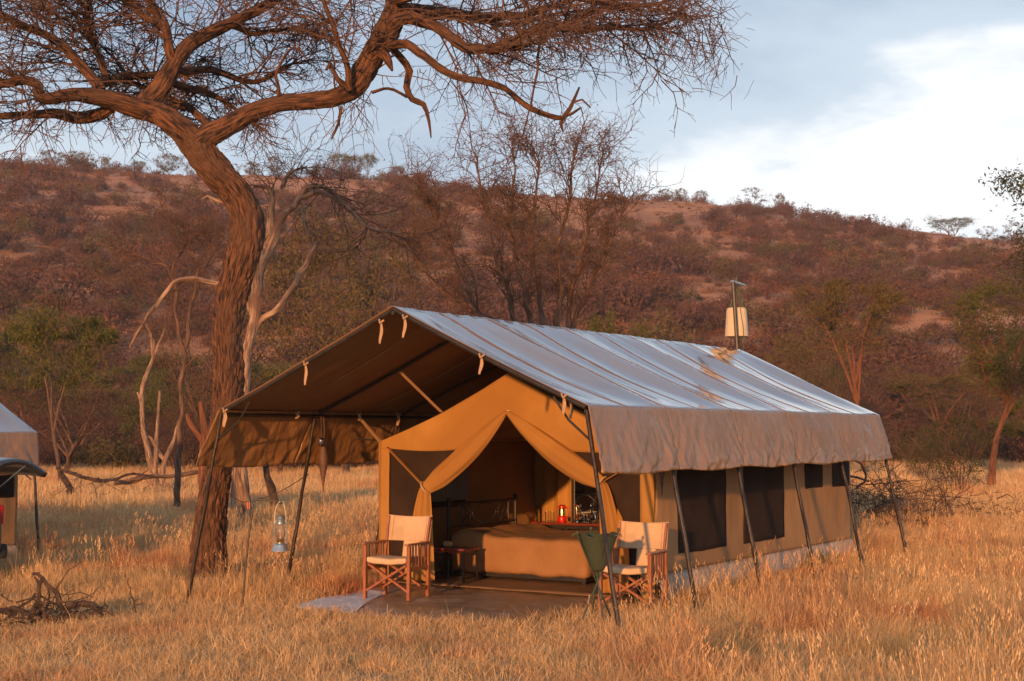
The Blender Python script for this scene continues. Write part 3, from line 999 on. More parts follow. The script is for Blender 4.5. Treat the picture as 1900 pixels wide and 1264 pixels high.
for u in (-1.35, 0.5):
    for v in (3.36, 4.86):
        MB().box(hb(u, v, (FZ + 0.0) / 2), (0.05, 0.05, abs(FZ) + 0.06)).build('leg', 'black_iron', bed, False)
# ---------------------------------------------------------------- side table in front of the bed head
def local_thing(name, label, cat, u, v, z, rz=0.0, group=None):
    return thing(name, label, cat, T(u, v, z), -TH + rz, group)
u0, zt = hit_v(842, 1025, 2.82)
st = local_thing('side_table', 'low side table with dark red top beside the bed head', 'table', u0, 2.82, FZ)
zt = 0.40
MB().soft_box((0, 0, zt), (0.56, 0.36, 0.03), 0.01, 4).build('table_top', 'table_wood', st)
for sx in (-1, 1):
    MB().box((sx * 0.14 - 0.05, 0.0, zt - 0.033), (0.14, 0.30, 0.035)).build('drawer', 'table_wood', st, False)
    for sy in (-1, 1):
        MB().box((sx * 0.25, sy * 0.15, (zt - 0.015) / 2), (0.026, 0.026, zt - 0.015)).build('leg', 'black_iron', st, False)
    MB().box((sx * 0.25, 0, 0.05), (0.02, 0.27, 0.02)).build('stretcher', 'black_iron', st, False)
rl = local_thing('table_clutter', 'small tan cloth roll lying on the low side table', 'cloth roll', u0 - 0.12, 2.86, FZ + zt + 0.015)
MB().soft_box((0, 0, 0.035), (0.14, 0.08, 0.07), 0.03, 8, lambda q: q + Vector((0, 0.006 * math.sin(q.x * 60), 0))).build('roll', 'strap', rl, merge=True)

# ---------------------------------------------------------------- dressing table at the back
DV = 5.42
ul, zl = hit_v(992, 972, DV - 0.21); ur = ul + 1.45
dt = local_thing('dressing_table', 'dark red topped dressing table against the back wall of the tent', 'table', (ul + ur) / 2, DV, FZ)
dz = 0.545 - FZ
L_ = ur - ul
MB().soft_box((0, 0, dz - 0.016), (L_, 0.42, 0.034), 0.01, 4).build('table_top', 'table_wood', dt)
MB().box((0, -0.16, dz - 0.06), (L_ - 0.10, 0.02, 0.05)).build('apron', 'black_iron', dt, False)
MB().box((0, 0.0, 0.24), (L_ - 0.08, 0.36, 0.022)).build('shelf', 'black_iron', dt, False)
for sx in (-1, -0.35, 0.35, 1):
    for sy in (-1, 1):
        MB().box((sx * (L_ / 2 - 0.06), sy * 0.17, (dz - 0.034) / 2), (0.032, 0.032, dz - 0.034)).build('leg', 'black_iron', dt, False)
TZ = 0.546
def glass(label, u, v, h, r, group='drinking glasses on the dressing table'):
    t = local_thing('drinking_glass', label, 'glass', u, v, TZ, 0, group)
    MB().lathe([(r * 0.8, 0.0), (r, h), (r * 0.93, h), (r * 0.72, 0.012), (0.002, 0.012)], 16).build('tumbler', 'clear_glass', t)
    MB().lathe([(r * 0.82, h * 0.98), (r * 1.02, h), (r * 1.02, h + 0.004), (r * 0.82, h + 0.004)], 16).build('rim', 'brass', t)
for k, x in enumerate((1015, 1025)):
    u, z = hit_v(x, 962, DV - 0.12)
    glass('clear upright drinking glass beside the red thermos jug', u, DV - 0.12, 0.14, 0.032)
u, z = hit_v(1043, 955, DV - 0.05)
th = local_thing('thermos_jug', 'red thermos jug with metal body on the dressing table', 'thermos', u, DV - 0.05, TZ)
MB().lathe([(0.062, 0), (0.066, 0.01), (0.066, 0.07), (0.055, 0.085), (0.05, 0.088)], 20).build('base', 'red_plastic', th)
MB().lathe([(0.048, 0.088), (0.047, 0.17), (0.044, 0.185), (0.03, 0.188)], 20).build('body', 'brass', th)
MB().lathe([(0.046, 0.188), (0.058, 0.20), (0.056, 0.222), (0.03, 0.238), (0.005, 0.242)], 20).build('lid', 'red_plastic', th)
MB().tube([(0.05, 0, 0.20), (0.095, 0, 0.19), (0.10, 0, 0.10), (0.066, 0, 0.05)], 0.010, 6, step=0.02).build('handle', 'red_plastic', th)
u, z = hit_v(1061, 950, DV + 0.10)
mr = local_thing('mirror', 'dark framed mirror standing on the dressing table', 'mirror', u + 0.27, DV + 0.10, TZ)
MB().box((0, 0.016, 0.31), (0.50, 0.008, 0.56)).build('mirror_glass', 'mirror_glass', mr, False)
for x in (-0.255, 0.255): MB().box((x, 0.01, 0.31), (0.035, 0.034, 0.62)).build('frame', 'black_iron', mr, False)
for z in (0.016, 0.606): MB().box((0, 0.01, z), (0.475, 0.032, 0.03)).build('frame', 'black_iron', mr, False)
u, z = hit_v(1076, 950, DV - 0.06)
ca = local_thing('carafe', 'clear glass carafe standing in front of the mirror', 'carafe', u, DV - 0.06, TZ)
MB().lathe([(0.045, 0), (0.055, 0.04), (0.05, 0.09), (0.022, 0.14), (0.020, 0.19), (0.028, 0.20), (0.022, 0.198), (0.016, 0.14), (0.045, 0.085), (0.048, 0.04), (0.002, 0.012)], 18).build('bottle', 'clear_glass', ca)
MB().lathe([(0.012, 0.2), (0.022, 0.225), (0.016, 0.25), (0.003, 0.255)], 12).build('stopper', 'clear_glass', ca)
for x in (1084, 1089):
    u, z = hit_v(x, 950, DV - 0.08)
    glass('clear drinking glass beside the carafe in front of the mirror', u, DV - 0.08, 0.11, 0.030, 'glasses beside the carafe')
u, z = hit_v(987, 972, 4.9)
rb = MB().soft_box((0, 0, 0.025), (0.11, 0.08, 0.05), 0.02, 6).build('red_box', 'red_plastic', None, merge=True)
rb.location = T(-1.30, 5.16, 0.50); rb.rotation_euler = (0, 0, -TH)
tag(rb, 'small red box beyond the bed beside the headboard post', 'box')
bs = local_thing('bedside_stand', 'small dark stand between the headboard and the dressing table', 'stand', -1.30, 5.16, FZ)
MB().box((0, 0, 0.545), (0.2, 0.2, 0.02)).build('stand_top', 'black_iron', bs, False)
for sx in (-1, 1):
    for sy in (-1, 1): MB().box((sx * 0.08, sy * 0.08, 0.2675), (0.022, 0.022, 0.535)).build('leg', 'black_iron', bs, False)

# ---------------------------------------------------------------- green canvas washstand
wp_ = at(1108, 1080, 14.3)
ws = thing('washstand', 'green canvas wash basin on crossed metal legs in front of the tent', 'washstand', (wp_.x, wp_.y, GZ), -0.25)
S_ = 14.3 / F
def wpx(x, y, dy): return Vector(((x - 1108) * S_, dy, H - (y - 803) * S_ - GZ))
tops = [wpx(1076, 988, -0.14), wpx(1143, 985, 0.16), wpx(1130, 990, -0.18), wpx(1090, 984, 0.18)]
feet = [wpx(1128, 1142, 0.14), wpx(1086, 1142, -0.17), wpx(1090, 1142, 0.20), wpx(1126, 1142, -0.2)]
legs = [(tops[0], feet[0], 'green_metal'), (tops[1], feet[1], 'brass'), (tops[2], feet[2], 'brass'), (tops[3], feet[3], 'green_metal')]
for a, b, m in legs:
    mb = MB().tube([a + (a - b) * 0.02, b], 0.009, 8); mb.build('leg', 'green_metal', ws)
for a in tops: MB().lathe([(0.005, 0), (0.014, 0.008), (0.014, 0.026), (0.004, 0.032)], 10, a).build('knob', 'green_metal', ws)
mb = MB()
cc = (tops[0] + tops[1] + tops[2] + tops[3]) / 4
def g(i, j):
    a = 2 * math.pi * i
    r = 0.172 * (1 - 0.74 * j ** 1.25) * (1 + 0.05 * math.cos(4 * a) * (1 - j))
    if j > 0.93: r *= (1.0 - j) / 0.07
    return (cc.x + r * 1.05 * math.cos(a), cc.y + r * math.sin(a), cc.z - 0.02 - 0.38 * j - 0.02 * math.cos(4 * a + 0.6) * (1 - j))
mb.grid(g, 32, 22)
mb.build('basin', 'green_canvas', ws, merge=True)
MB().tube([g(k / 32, 0) for k in range(33)], 0.008, 6, cap=False).build('rim', 'green_canvas', ws)
for s in (-1, 1):
    MB().tube([cc + Vector((s * 0.17, -0.02, -0.03)), cc + Vector((s * 0.24, -0.04, -0.01)), cc + Vector((s * 0.25, -0.05, -0.04))], 0.005, 5).build('cord', 'green_rope', ws)

# ---------------------------------------------------------------- lantern on a hooked iron rod
LY = 15.7
base = at(450, 1105, LY); base.z = gz(base.x, LY)
S_ = LY / F
lp = thing('lantern_rod', 'thin bent iron rod with a hooked arm stuck in the grass', 'rod', base)
def lpx(x, y, dy=0.0):
    p = at(x, y, LY) - base; p.y = dy; return p
MB().tube([lpx(449, 1125) + Vector((0, 0, -0.05)), lpx(459, 1020), lpx(469, 942), lpx(472, 931), lpx(480, 927), lpx(505, 929), lpx(516, 930)], 0.011, 7, step=0.02).build('rod', 'black_iron', lp)
MB().tube([lpx(516, 930), lpx(521, 929), lpx(522.5, 933), lpx(520, 935.5), lpx(517, 934)], 0.006, 6, step=0.006).build('hook', 'dark_metal', lp)
lq = at(520, 1022, LY)
ln = thing('hurricane_lantern', 'galvanised hurricane lantern hanging from the hooked iron rod', 'lantern', lq)
k = S_
def prof(rows): return [(r * k, (1022 - y) * k) for r, y in rows]
MB().lathe(prof([(14, 1022), (17, 1022), (16.5, 1020), (13.5, 1017), (13, 1012), (10.5, 1009), (8, 1008)]), 26).build('fuel_tank', 'galvanised', ln)
MB().lathe(prof([(6, 1008), (7, 1004), (7.5, 1001), (5.5, 1000)]), 20).build('burner', 'brass', ln)
MB().lathe(prof([(5.5, 1001), (8.2, 995), (8.6, 988), (7.2, 979), (5.8, 974), (5.6, 974), (7.0, 979), (8.3, 988), (7.9, 995), (5.2, 1000.6)]), 22).build('glass_globe', 'clear_glass', ln)
MB().lathe(prof([(7, 974), (8, 973), (8, 970), (7, 969.5), (7.2, 965), (8, 963), (6.5, 961.5), (7.5, 959.5), (5.5, 957.5), (1, 957)]), 22).build('chimney', 'galvanised', ln)
for s in (-1, 1):
    MB().tube([(s * 10.5 * k, 0, 12 * k), (s * 11.2 * k, 0, 25 * k), (s * 10.6 * k, 0, 44 * k), (s * 8.5 * k, 0, 54 * k), (s * 6.5 * k, 0, 56 * k)], 1.1 * k, 8, step=0.02).build('side_tube', 'galvanised', ln)
MB().tube([(-10.6 * k, 0.0, 48 * k), (-11 * k, 0, 62 * k), (-9 * k, 0, 78 * k), (-2 * k, 0, 90.5 * k), (2 * k, 0, 90.5 * k), (5 * k, 0.0, 88 * k), (9.5 * k, 0, 66 * k), (10.6 * k, 0, 48 * k)], 0.0018, 5, step=0.02).build('bail_handle', 'galvanised', ln)
MB().tube([(0, 0, 20 * k), (0, 0, 28 * k)], 0.004, 5).build('wick', 'white_tag', ln)

# clothes line from the trunk to the porch pole, with a red clip
la = at(412, 905, 17.35); lb = T(-2.62, 1.65, 1.36); lb = at(573, 880, (T(-2.62, 1.68, 1.36)).y)
lm = at(462, 931, (la.y + lb.y) / 2)
cl_ = MB().tube([la, lm.lerp(la, 0.45) + Vector((0, 0, -0.05)), lm, lm.lerp(lb, 0.5) + Vector((0, 0, -0.05)), lb], 0.006, 5, step=0.06).build('guy_line', 'cord')
tag(cl_, 'dark cord slung from the acacia trunk to the porch pole', 'cord')
cp = MB().box((0, 0, -0.045), (0.045, 0.02, 0.09)); 
co = cp.build('line_clip', 'leather'); co.location = lm + Vector((0.0, -0.02, 0.0))
for x in (-0.011, 0.011): MB().box((x, -0.012, -0.045), (0.010, 0.01, 0.085)).build('red_stripe', 'red_plastic', co, False)
tag(co, 'small dark clip with red stripes hanging on the cord', 'clip')

# hanging pouches and lamp under the eaves
def pouch(label, p, l, w):
    t = thing('hanging_pouch', label, 'pouch', p, -TH + 0.5, 'tapered pouches under the eaves')
    MB().lathe([(0.006, -l - 0.10), (0.010, -l - 0.02), (0.014, -l), (w * 0.55, -l * 0.72), (w, -l * 0.45), (w * 0.75, -l * 0.2), (w * 0.35, -0.02), (0.01, 0)], 14, sx=1, sy=0.55).build('pouch_body', 'leather', t)
    MB().tube([(0, 0, -0.01), (0.012, 0, 0.16), (0.0, 0, 0.33)], 0.006, 5).build('loop', 'leather', t)
v, z = hit_u(600, 828, -EW + 0.16)
pouch('dark brown tapered pouch hanging beside the second left porch pole', T(-EW + 0.16, v, 1.66), 0.50, 0.065)
lmp = thing('hanging_lamp', 'small glass and metal lamp hanging above the tapered pouch at the left eave', 'lamp', T(-EW + 0.16, v - 0.05, 1.70), -TH)
MB().lathe([(0.02, -0.05), (0.034, -0.03), (0.032, 0.02), (0.02, 0.04), (0.004, 0.045)], 14).build('lamp_glass', 'mirror_glass', lmp)
MB().lathe([(0.036, -0.065), (0.038, -0.055), (0.022, -0.05), (0.002, -0.05)], 14).build('lamp_base', 'black_iron', lmp)
MB().tube([(0, 0, 0.04), (0.01, 0, 0.18), (0, 0, 0.30)], 0.006, 5).build('lamp_cord', 'cord', lmp)
v, z = hit_u(1228, 880, IW + 0.12)
pouch('dark brown tapered pouch hanging at the right front corner of the tent wall', T(IW + 0.12, v, 1.50), 0.30, 0.035)

# ---------------------------------------------------------------- shower bucket on a pole behind the tent
sv = 9.75
pu, pz = hit_v(1368, 650, sv); pu2, pz2 = hit_v(1360, 523, sv)
sb = thing('shower_stand', 'tall dark pole with a short arm behind the tent roof', 'pole', T(pu, sv, GZ), -TH)
def sl(u, z, dv=0): return (u - pu, dv, z - GZ)
MB().tube([sl(pu + (pu - pu2) * 3, GZ - 0.1), sl(pu2, pz2)], 0.032, 8).build('pole', 'black_iron', sb)
MB().bar(sl(pu2 - 0.02, pz2 + 0.01), sl(pu2 + 0.06, pz2 - 0.03, 0.34), 0.05, 0.03).build('arm', 'galvanised', sb, False)
MB().tube([sl(pu2 + 0.01, pz2 - 0.2), sl(pu2 + 0.02, pz2 - 0.03, 0.16)], 0.010, 6).build('brace', 'dark_metal', sb)
bu, bz = hit_v(1367, 604, sv + 0.27)
bk = thing('shower_bucket', 'pale canvas shower bucket hanging from the pole behind the tent', 'bucket', T(bu, sv + 0.27, bz), -TH + 0.5)
def bg(i, j):
    a = 2 * math.pi * i
    z = 0.29 - 0.52 * j
    r = 0.165 + 0.035 * j
    if j == 1: r = 0.02
    if j == 0: r = 0.15
    return (r * math.cos(a) * (1 + 0.02 * math.sin(5 * a)), r * math.sin(a), z)
MB().grid(bg, 28, 12).build('bag', 'bag_canvas', bk, merge=True)
MB().lathe([(0.03, -0.30), (0.05, -0.27), (0.03, -0.23)], 12).build('shower_rose', 'dark_metal', bk)
for s in (-1, 1):
    MB().tube([(s * 0.12, 0, 0.28), (s * 0.05, -0.02, 0.5), (0.01 * s, 0, 0.72), (0, 0, 0.82)], 0.010, 5, step=0.05).build('rope', 'green_rope', bk)
MB().tube([(0.03, -0.1, 0.55), (0.05, -0.2, 0.2), (0.09, -0.2, -0.1), (0.09, -0.16, -0.45)], 0.006, 5, step=0.05).build('pull_cord', 'green_rope', bk)

# ---------------------------------------------------------------- parked car with raised tailgate, at the left edge
cc2 = corner + NV * 2.25 - RV * 3.12
car = thing('parked_car', 'dark parked car with its tailgate raised beside the neighbouring tent', 'car', (cc2.x, cc2.y, gz(cc2.x, cc2.y)), -TH)
def section(y):
    # half width profile by height, y from the rear (0) to the front (-4.4)
    hood = y < -3.2
    top = 1.62 if -2.4 < y else (1.62 - 0.62 * smooth01((-2.4 - y) / 0.75))
    if hood: top = 0.98 - 0.10 * (-3.2 - y) / 1.2
    return top
mb = MB()
ys = [0.0, -0.04, -0.3, -0.9, -1.5, -2.0, -2.4, -2.75, -3.15, -3.3, -3.7, -4.1, -4.3, -4.38]
rings = []
for y in ys:
    tp = section(y)
    w = 0.90 * (1 - 0.05 * smooth01((-3.6 - y) / 0.8))
    if y in (0.0, -4.38): w *= 0.96
    belt = min(1.02, tp - 0.04)
    rings.append([(-w * 0.93, y, 0.34), (-w, y, 0.55), (-w, y, 0.85), (-w * 0.97, y, belt), (-w * 0.82, y, tp - 0.08), (-w * 0.72, y, tp), (0, y, tp + 0.03),
                  (w * 0.72, y, tp), (w * 0.82, y, tp - 0.08), (w * 0.97, y, belt), (w, y, 0.85), (w, y, 0.55), (w * 0.93, y, 0.34)])
n = len(rings[0])
fs = [(i * n + k, i * n + (k + 1) % n, (i + 1) * n + (k + 1) % n, (i + 1) * n + k) for i in range(len(rings) - 1) for k in range(n)]
fs += [tuple(range(n - 1, -1, -1)), tuple((len(rings) - 1) * n + k for k in range(n))]
mb.add([p for r in rings for p in r], fs)
mb.build('body', 'car_paint', car)
for s in (-1, 1):
    for a, b in ((-0.25, -1.15), (-1.25, -2.25)):
        vs = [(s * 0.895, a, 1.06), (s * 0.895, b, 1.06), (s * 0.775, b + (0.25 if b < -2 else 0), 1.50), (s * 0.775, a, 1.50)]
        MB().add(vs, [(0, 1, 2, 3)]).build('side_window', 'car_glass', car, False).modifiers.new('thickness', 'SOLIDIFY').thickness = 0.02
    for y in (-0.75, -3.45):
        wh = MB()
        wh.tube([(s * 0.72, y, 0.36), (s * 0.93, y, 0.36)], 0.36, 28)
        wo = wh.build('wheel', 'rubber', car)
        MB().tube([(s * 0.925, y, 0.36), (s * 0.94, y, 0.36)], 0.21, 22).build('rim', 'galvanised', wo)
    MB().soft_box((s * 0.80, 0.005, 0.95), (0.14, 0.06, 0.26), 0.02, 5).build('tail_light', 'red_plastic', car, merge=True)
MB().soft_box((0, 0.05, 0.46), (1.72, 0.16, 0.22), 0.05, 6).build('bumper', 'rubber', car, merge=True)
mb = MB()
def tg(i, j):
    x = (i * 2 - 1) * 0.74
    t = j
    return (x * (1 - 0.05 * t), 0.02 + 0.86 * t, 1.665 + 0.12 * math.sin(math.pi * t * 0.75) - 0.24 * t ** 1.8 - 0.03 * (abs(i * 2 - 1) ** 3))
mb.grid(tg, 12, 12)
tgo = thicken(mb.build('tailgate', 'car_paint', car), 0.07, -1)
for s in (-1, 1): MB().tube([(s * 0.68, 0.0, 1.25), (s * 0.70, 0.50, 1.60)], 0.010, 6).build('gas_strut', 'galvanised', car)
def leaf_quads(mb, cs, size, rg, up=0.3, elong=1.6):
    for c in cs:
        a = Vector((rg.gauss(0, 1), rg.gauss(0, 1), rg.gauss(0, 1) + up)).normalized()
        b = a.orthogonal().normalized()
        b = (b * math.cos(rg.random() * 6.28) + a.cross(b) * math.sin(rg.random() * 6.28)) if True else b
        e = a.cross(b).normalized()
        s = size * rg.uniform(0.5, 1.4)
        b = b.normalized() * s * elong; e = e * s * 0.6
        k = len(mb.v)
        mb.v += [tuple(c - b * .5), tuple(c + e * .5), tuple(c + b * .5), tuple(c - e * .5)]
        mb.f.append((k, k + 1, k + 2, k + 3)); mb.uv.append([(0, 0)] * 4)
# ---------------------------------------------------------------- the big acacia
AY = 18.1
ab = at(392, 1090, AY); ab.z = gz(ab.x, AY)
aca = thing('acacia_tree', 'large bare flat topped acacia with thick crooked trunk beside the tent', 'tree', ab)
def bark_disp(amp, freq):
    """plates parted by cracks, a little twisted round the stem"""
    def f(a, L, r, t):
        tw = 0.5 * math.sin(L * 0.9) + 0.25 * mnoise.noise(Vector((L * 2.0, a, 0)))
        c2, s2 = math.cos(a + tw), math.sin(a + tw)
        P = Vector((c2 * freq, s2 * freq, L * 5.5))
        P += 0.35 * mnoise.noise_vector(P * 1.3)
        d = mnoise.voronoi(P)[0]
        crack = max(0.0, 1 - (d[1] - d[0]) * 3.2)
        n2 = mnoise.noise(Vector((c2 * freq * 2.5, s2 * freq * 2.5, L * 9.0 + 5)))
        n3 = mnoise.noise(Vector((math.cos(a) * 1.1, math.sin(a) * 1.1, L * 1.8 + 9)))
        return 1 - amp * 1.1 * crack + amp * 0.45 * n2 + amp * 1.5 * n3
    return f
def limb(pts, name, mat='bark', n=14, step=0.07, amp=0.06, freq=2.0, Y0=AY, base=ab, parent=None, mb=None, kink=0.5):
    X, rr = [], []
    for p in pts:
        x, y, r = p[:3]; dy = p[3] if len(p) > 3 else 0.0
        Y = Y0 + dy
        X.append(at(x, y, Y) - base); rr.append(r * Y / F * (0.88 if base is ab else 1.0))
    own = mb is None
    m_ = MB() if own else mb
    m_.tube(X, rr, n, step=step, disp=bark_disp(amp, freq), kink=kink)
    if own: m_.build(name, mat, parent or aca)
    return list(zip(X, rr))
limb([(398, 1128, 60, -.05), (394, 1098, 50), (388, 1050, 41), (386, 1000, 37), (390, 930, 33), (402, 870, 32), (414, 800, 33), (423, 740, 34), (426, 680, 31), (423, 620, 31),
      (427, 565, 33), (441, 505, 38), (454, 450, 38), (457, 405, 35), (440, 362, 33), (408, 328, 34), (378, 292, 35), (356, 260, 32), (338, 240, 28), (318, 224, 24)],
     'trunk', n=90, step=0.028, amp=0.11, freq=3.0, kink=0.25)
# buttress roots
for pts in ([(405, 1060, 22, -.12), (418, 1095, 20, -.25), (432, 1125, 12, -.4)], [(372, 1050, 20, -.1), (358, 1095, 18, -.2), (350, 1125, 10, -.3)]):
    limb(pts, 'root', n=14, amp=0.1)
LIMBS = {
 'left': [(345, 248, 29), (318, 228, 27), (290, 213, 25), (255, 200, 23, -.1), (215, 186, 21, -.2), (180, 178, 19, -.3), (130, 174, 15, -.4), (88, 182, 14, -.5), (72, 176, 13, -.5), (69, 158, 12, -.55), (45, 149, 11, -.6), (0, 155, 10, -.7), (-70, 150, 9, -.8), (-160, 110, 6, -.9)],
 'lowleft': [(215, 192, 14, -.1), (190, 207, 15, .0), (150, 212, 14, .1), (90, 214, 11, .2), (40, 216, 9, .3), (0, 218, 8, .4), (-70, 214, 7, .5), (-160, 190, 5, .6)],
 'center': [(262, 200, 24, .05), (285, 178, 23, .15), (308, 143, 20, .25), (328, 112, 18, .35), (352, 82, 17, .45), (388, 60, 15, .5), (440, 36, 13, .6), (500, 5, 12, .7), (560, -30, 10, .8), (640, -70, 7, .9)],
 'center_up': [(322, 118, 12, .3), (311, 78, 11, .3), (298, 42, 11, .3), (276, 10, 11, .3), (262, -22, 9, .3), (240, -70, 7, .4)],
 'center_up2': [(299, 48, 9, .3), (262, 22, 9, .2), (225, -4, 8, .1), (180, -40, 6, 0)],
 'leftup': [(185, 168, 15, -.2), (168, 142, 12, -.2), (150, 116, 11, -.2), (112, 80, 10, -.3), (70, 55, 9, -.4), (30, 42, 9, -.5), (0, 25, 8, -.6), (-60, -5, 6, -.7)],
 'leftup2': [(192, 158, 9, .1), (188, 110, 8, .4), (165, 60, 7, .7), (163, 0, 7, .9), (150, -60, 5, 1.1)],
 'leftmid': [(205, 155, 10, .3), (240, 142, 9, .8), (290, 138, 8, 1.3)],
 'right': [(368, 268, 30), (385, 252, 27), (405, 240, 24), (432, 226, 22), (470, 206, 20), (520, 191, 18.5), (570, 187, 19), (618, 181, 21), (650, 164, 24), (671, 130, 28), (690, 97, 27), (713, 62, 27), (730, 22, 24), (738, -20, 20), (750, -70, 14)],
 'r_a': [(722, 48, 16), (758, 28, 15, -.2), (800, 45, 13, -.4), (840, 70, 12, -.6), (872, 90, 12, -.7), (912, 95, 11, -.8), (952, 92, 9, -.9), (985, 78, 6, -1)],
 'r_b': [(738, 8, 13, -.1), (800, 14, 12, .2), (870, 28, 11, .4), (940, 32, 9, .6), (1020, 12, 7, .8), (1100, -10, 5, 1)],
 'r_c': [(905, 95, 11, -.75), (945, 78, 12, -.7), (985, 55, 11, -.6), (1050, 50, 10, -.5), (1088, 53, 9, -.4), (1140, 50, 6, -.3), (1190, 55, 5, -.2), (1238, 42, 4, -.1), (1268, 8, 2.5, 0)],
 'r_d': [(740, 20, 12, .3), (790, 35, 9, .8), (850, 30, 8, 1.2), (930, 45, 6, 1.6), (1010, 30, 5, 1.9)],
 'r_e': [(735, 0, 12, -.2), (810, -25, 11, -.4), (900, -30, 9, -.6), (1000, -20, 7, -.8), (1110, 5, 5, -1.0), (1210, 10, 3.5, -1.2)],
 'r_f': [(1040, 50, 7, -.5), (1100, 22, 6, -.7), (1160, 15, 5, -.9), (1230, 5, 3, -1.1)],
 'hang_long': [(712, 72, 12), (728, 79, 11, -.15), (757, 80, 9.5, -.25), (790, 104, 9.5, -.35), (820, 130, 9, -.4), (852, 148, 8, -.45), (900, 154, 7.5, -.5), (936, 166, 7.5, -.55), (961, 186, 7, -.6), (986, 201, 7, -.65), (1020, 215, 6, -.65), (1046, 219, 5.5, -.65), (1058, 200, 4.5, -.65), (1067, 180, 3.2, -.65), (1075, 162, 2, -.65)],
 'hang_short': [(722, 80, 9, .1), (744, 108, 8.5, .15), (761, 130, 8.5, .2), (756, 160, 7.5, .2), (766, 184, 7, .2), (788, 194, 6, .2), (797, 225, 3.5, .2), (800, 256, 1.6, .2)],
 'stub': [(706, 96, 14, -.1), (720, 115, 9, -.2), (728, 131, 3, -.25)],
 'mid_up': [(648, 168, 8, -.2), (640, 112, 6.5, -.3), (621, 62, 5.5, -.4), (600, 2, 5, -.5), (590, -50, 4, -.6)],
 'twig_a': [(1046, 218, 5, -.65), (1040, 228, 4, -.65), (1045, 246, 1.8, -.65)],
 'twig_b': [(1064, 190, 3, -.65), (1080, 186, 2.5, -.65), (1096, 200, 1.6, -.65)],
 'twig_c': [(1046, 216, 4, -.65), (1062, 212, 3.5, -.65), (1078, 200, 2.5, -.65)],
 'twig_d': [(690, 172, 4, -.2), (722, 164, 3.5, -.1), (755, 180, 3.5, .1)],
 'twig_e': [(634, 198, 4, -.2), (628, 230, 3.5, -.2), (615, 258, 2.2, -.2)],
 'twig_f': [(517, 178, 4.5, -.1), (514, 130, 3.6, -.1), (546, 88, 2.6, -.2), (570, 110, 2, -.2)],
 'twig_g': [(1004, 20, 4, -.9), (998, 110, 3.2, -.95), (988, 180, 2.4, -1), (968, 260, 1.3, -1), (966, 290, .8, -1)],
 'right_spur': [(640, 160, 9, -.2), (625, 148, 6, -.3), (612, 120, 5, -.35), (605, 130, 3, -.4)],
 'back_a': [(395, 245, 11, .3), (370, 215, 9, .8), (330, 190, 8, 1.3), (260, 160, 6, 2.0)],
 'back_b': [(318, 150, 10, .4), (345, 160, 9, .8), (390, 172, 7, 1.2), (440, 205, 4, 1.5)],
 'back_c': [(330, 130, 9, .5), (400, 130, 8, 1.2), (470, 150, 6, 1.7), (540, 120, 4, 2.0)],
 'top_a': [(240, -40, 10, .3), (120, -60, 8, .2), (0, -70, 6, .1)],
 'top_b': [(420, 45, 8, .6), (470, 60, 6, .9), (550, 50, 4, 1.2)],
 'top_c': [(745, -40, 14, .2), (700, -90, 9, .4), (610, -95, 7, .6), (500, -80, 5, .8)],
}
traced = {}
for nm, pts in LIMBS.items():
    big_ = pts[0][2] > 18
    traced[nm] = limb(pts, 'limb', n=40 if big_ else (14 if pts[0][2] > 6 else 7), step=0.045 if big_ else 0.08, amp=0.10 if big_ else 0.12, freq=2.4, kink=0.3 if big_ else 0.9)
# fine twigs: flat sprays that spread outwards from the limbs
class Twigs:
    """thin three sided tubes gathered as arrays"""
    def __init__(self): self.P, self.r = [], []
    def add(self, pts, r0, r1):
        self.P.append(pts); self.r.append((r0, r1))
    def mesh(self, mb):
        for pts, (r0, r1) in zip(self.P, self.r):
            m = len(pts)
            mb.tube(pts, [r0 + (r1 - r0) * i / (m - 1) for i in range(m)], 3, cap=False)
def grow(tw, p, d, L, r, level, rg, droop=0.0, kids=(7, 6, 0), spread=0.9, flat=0.45, seg=4, wob=0.22):
    pts = [p.copy()]
    q = p.copy(); d = d.normalized()
    for i in range(seg):
        d = (d + Vector((rg.gauss(0, wob), rg.gauss(0, wob), rg.gauss(0, wob) * flat - droop))).normalized()
        q = q + d * (L / seg)
        pts.append(q.copy())
    tw.add(pts, r, max(r * 0.35, 0.0026))
    nk = kids[level] if level < len(kids) else 0
    for k in range(nk):
        t = 0.2 + 0.8 * (k + rg.random()) / max(1, nk)
        i = min(seg - 1, int(t * seg)); f = t * seg - i
        a = pts[i].lerp(pts[i + 1], min(1, f))
        dd = (pts[i + 1] - pts[i]).normalized()
        sd = Vector((rg.gauss(0, 1), rg.gauss(0, 1), rg.gauss(0, 1) * flat))
        sd = (sd - dd * sd.dot(dd))
        if sd.length < 1e-3: continue
        grow(tw, a, dd * 0.75 + sd.normalized() * spread, L * rg.uniform(0.38, 0.62), r * 0.62, level + 1, rg, droop * 1.3, kids, spread, flat, max(3, seg - 1), wob)
rg = random.Random(21)
tw = Twigs()
SP = {'left': (20, 0.8), 'lowleft': (14, 0.7), 'center': (28, 1.25), 'center_up': (24, 1.2), 'center_up2': (18, 1.1), 'leftup': (30, 1.2), 'leftup2': (30, 1.3), 'leftmid': (22, 1.2),
      'right': (10, 0.8), 'r_a': (13, 1.1), 'r_b': (16, 1.3), 'r_c': (19, 1.1), 'r_d': (11, 1.2), 'r_e': (18, 1.3), 'r_f': (8, 1.0), 'mid_up': (10, 0.9), 'back_a': (16, 0.8), 'back_b': (16, 0.8),
      'back_c': (18, 0.9), 'top_a': (20, 1.1), 'top_b': (12, 0.8), 'top_c': (16, 1.1)}
ctr = at(430, 230, AY) - ab
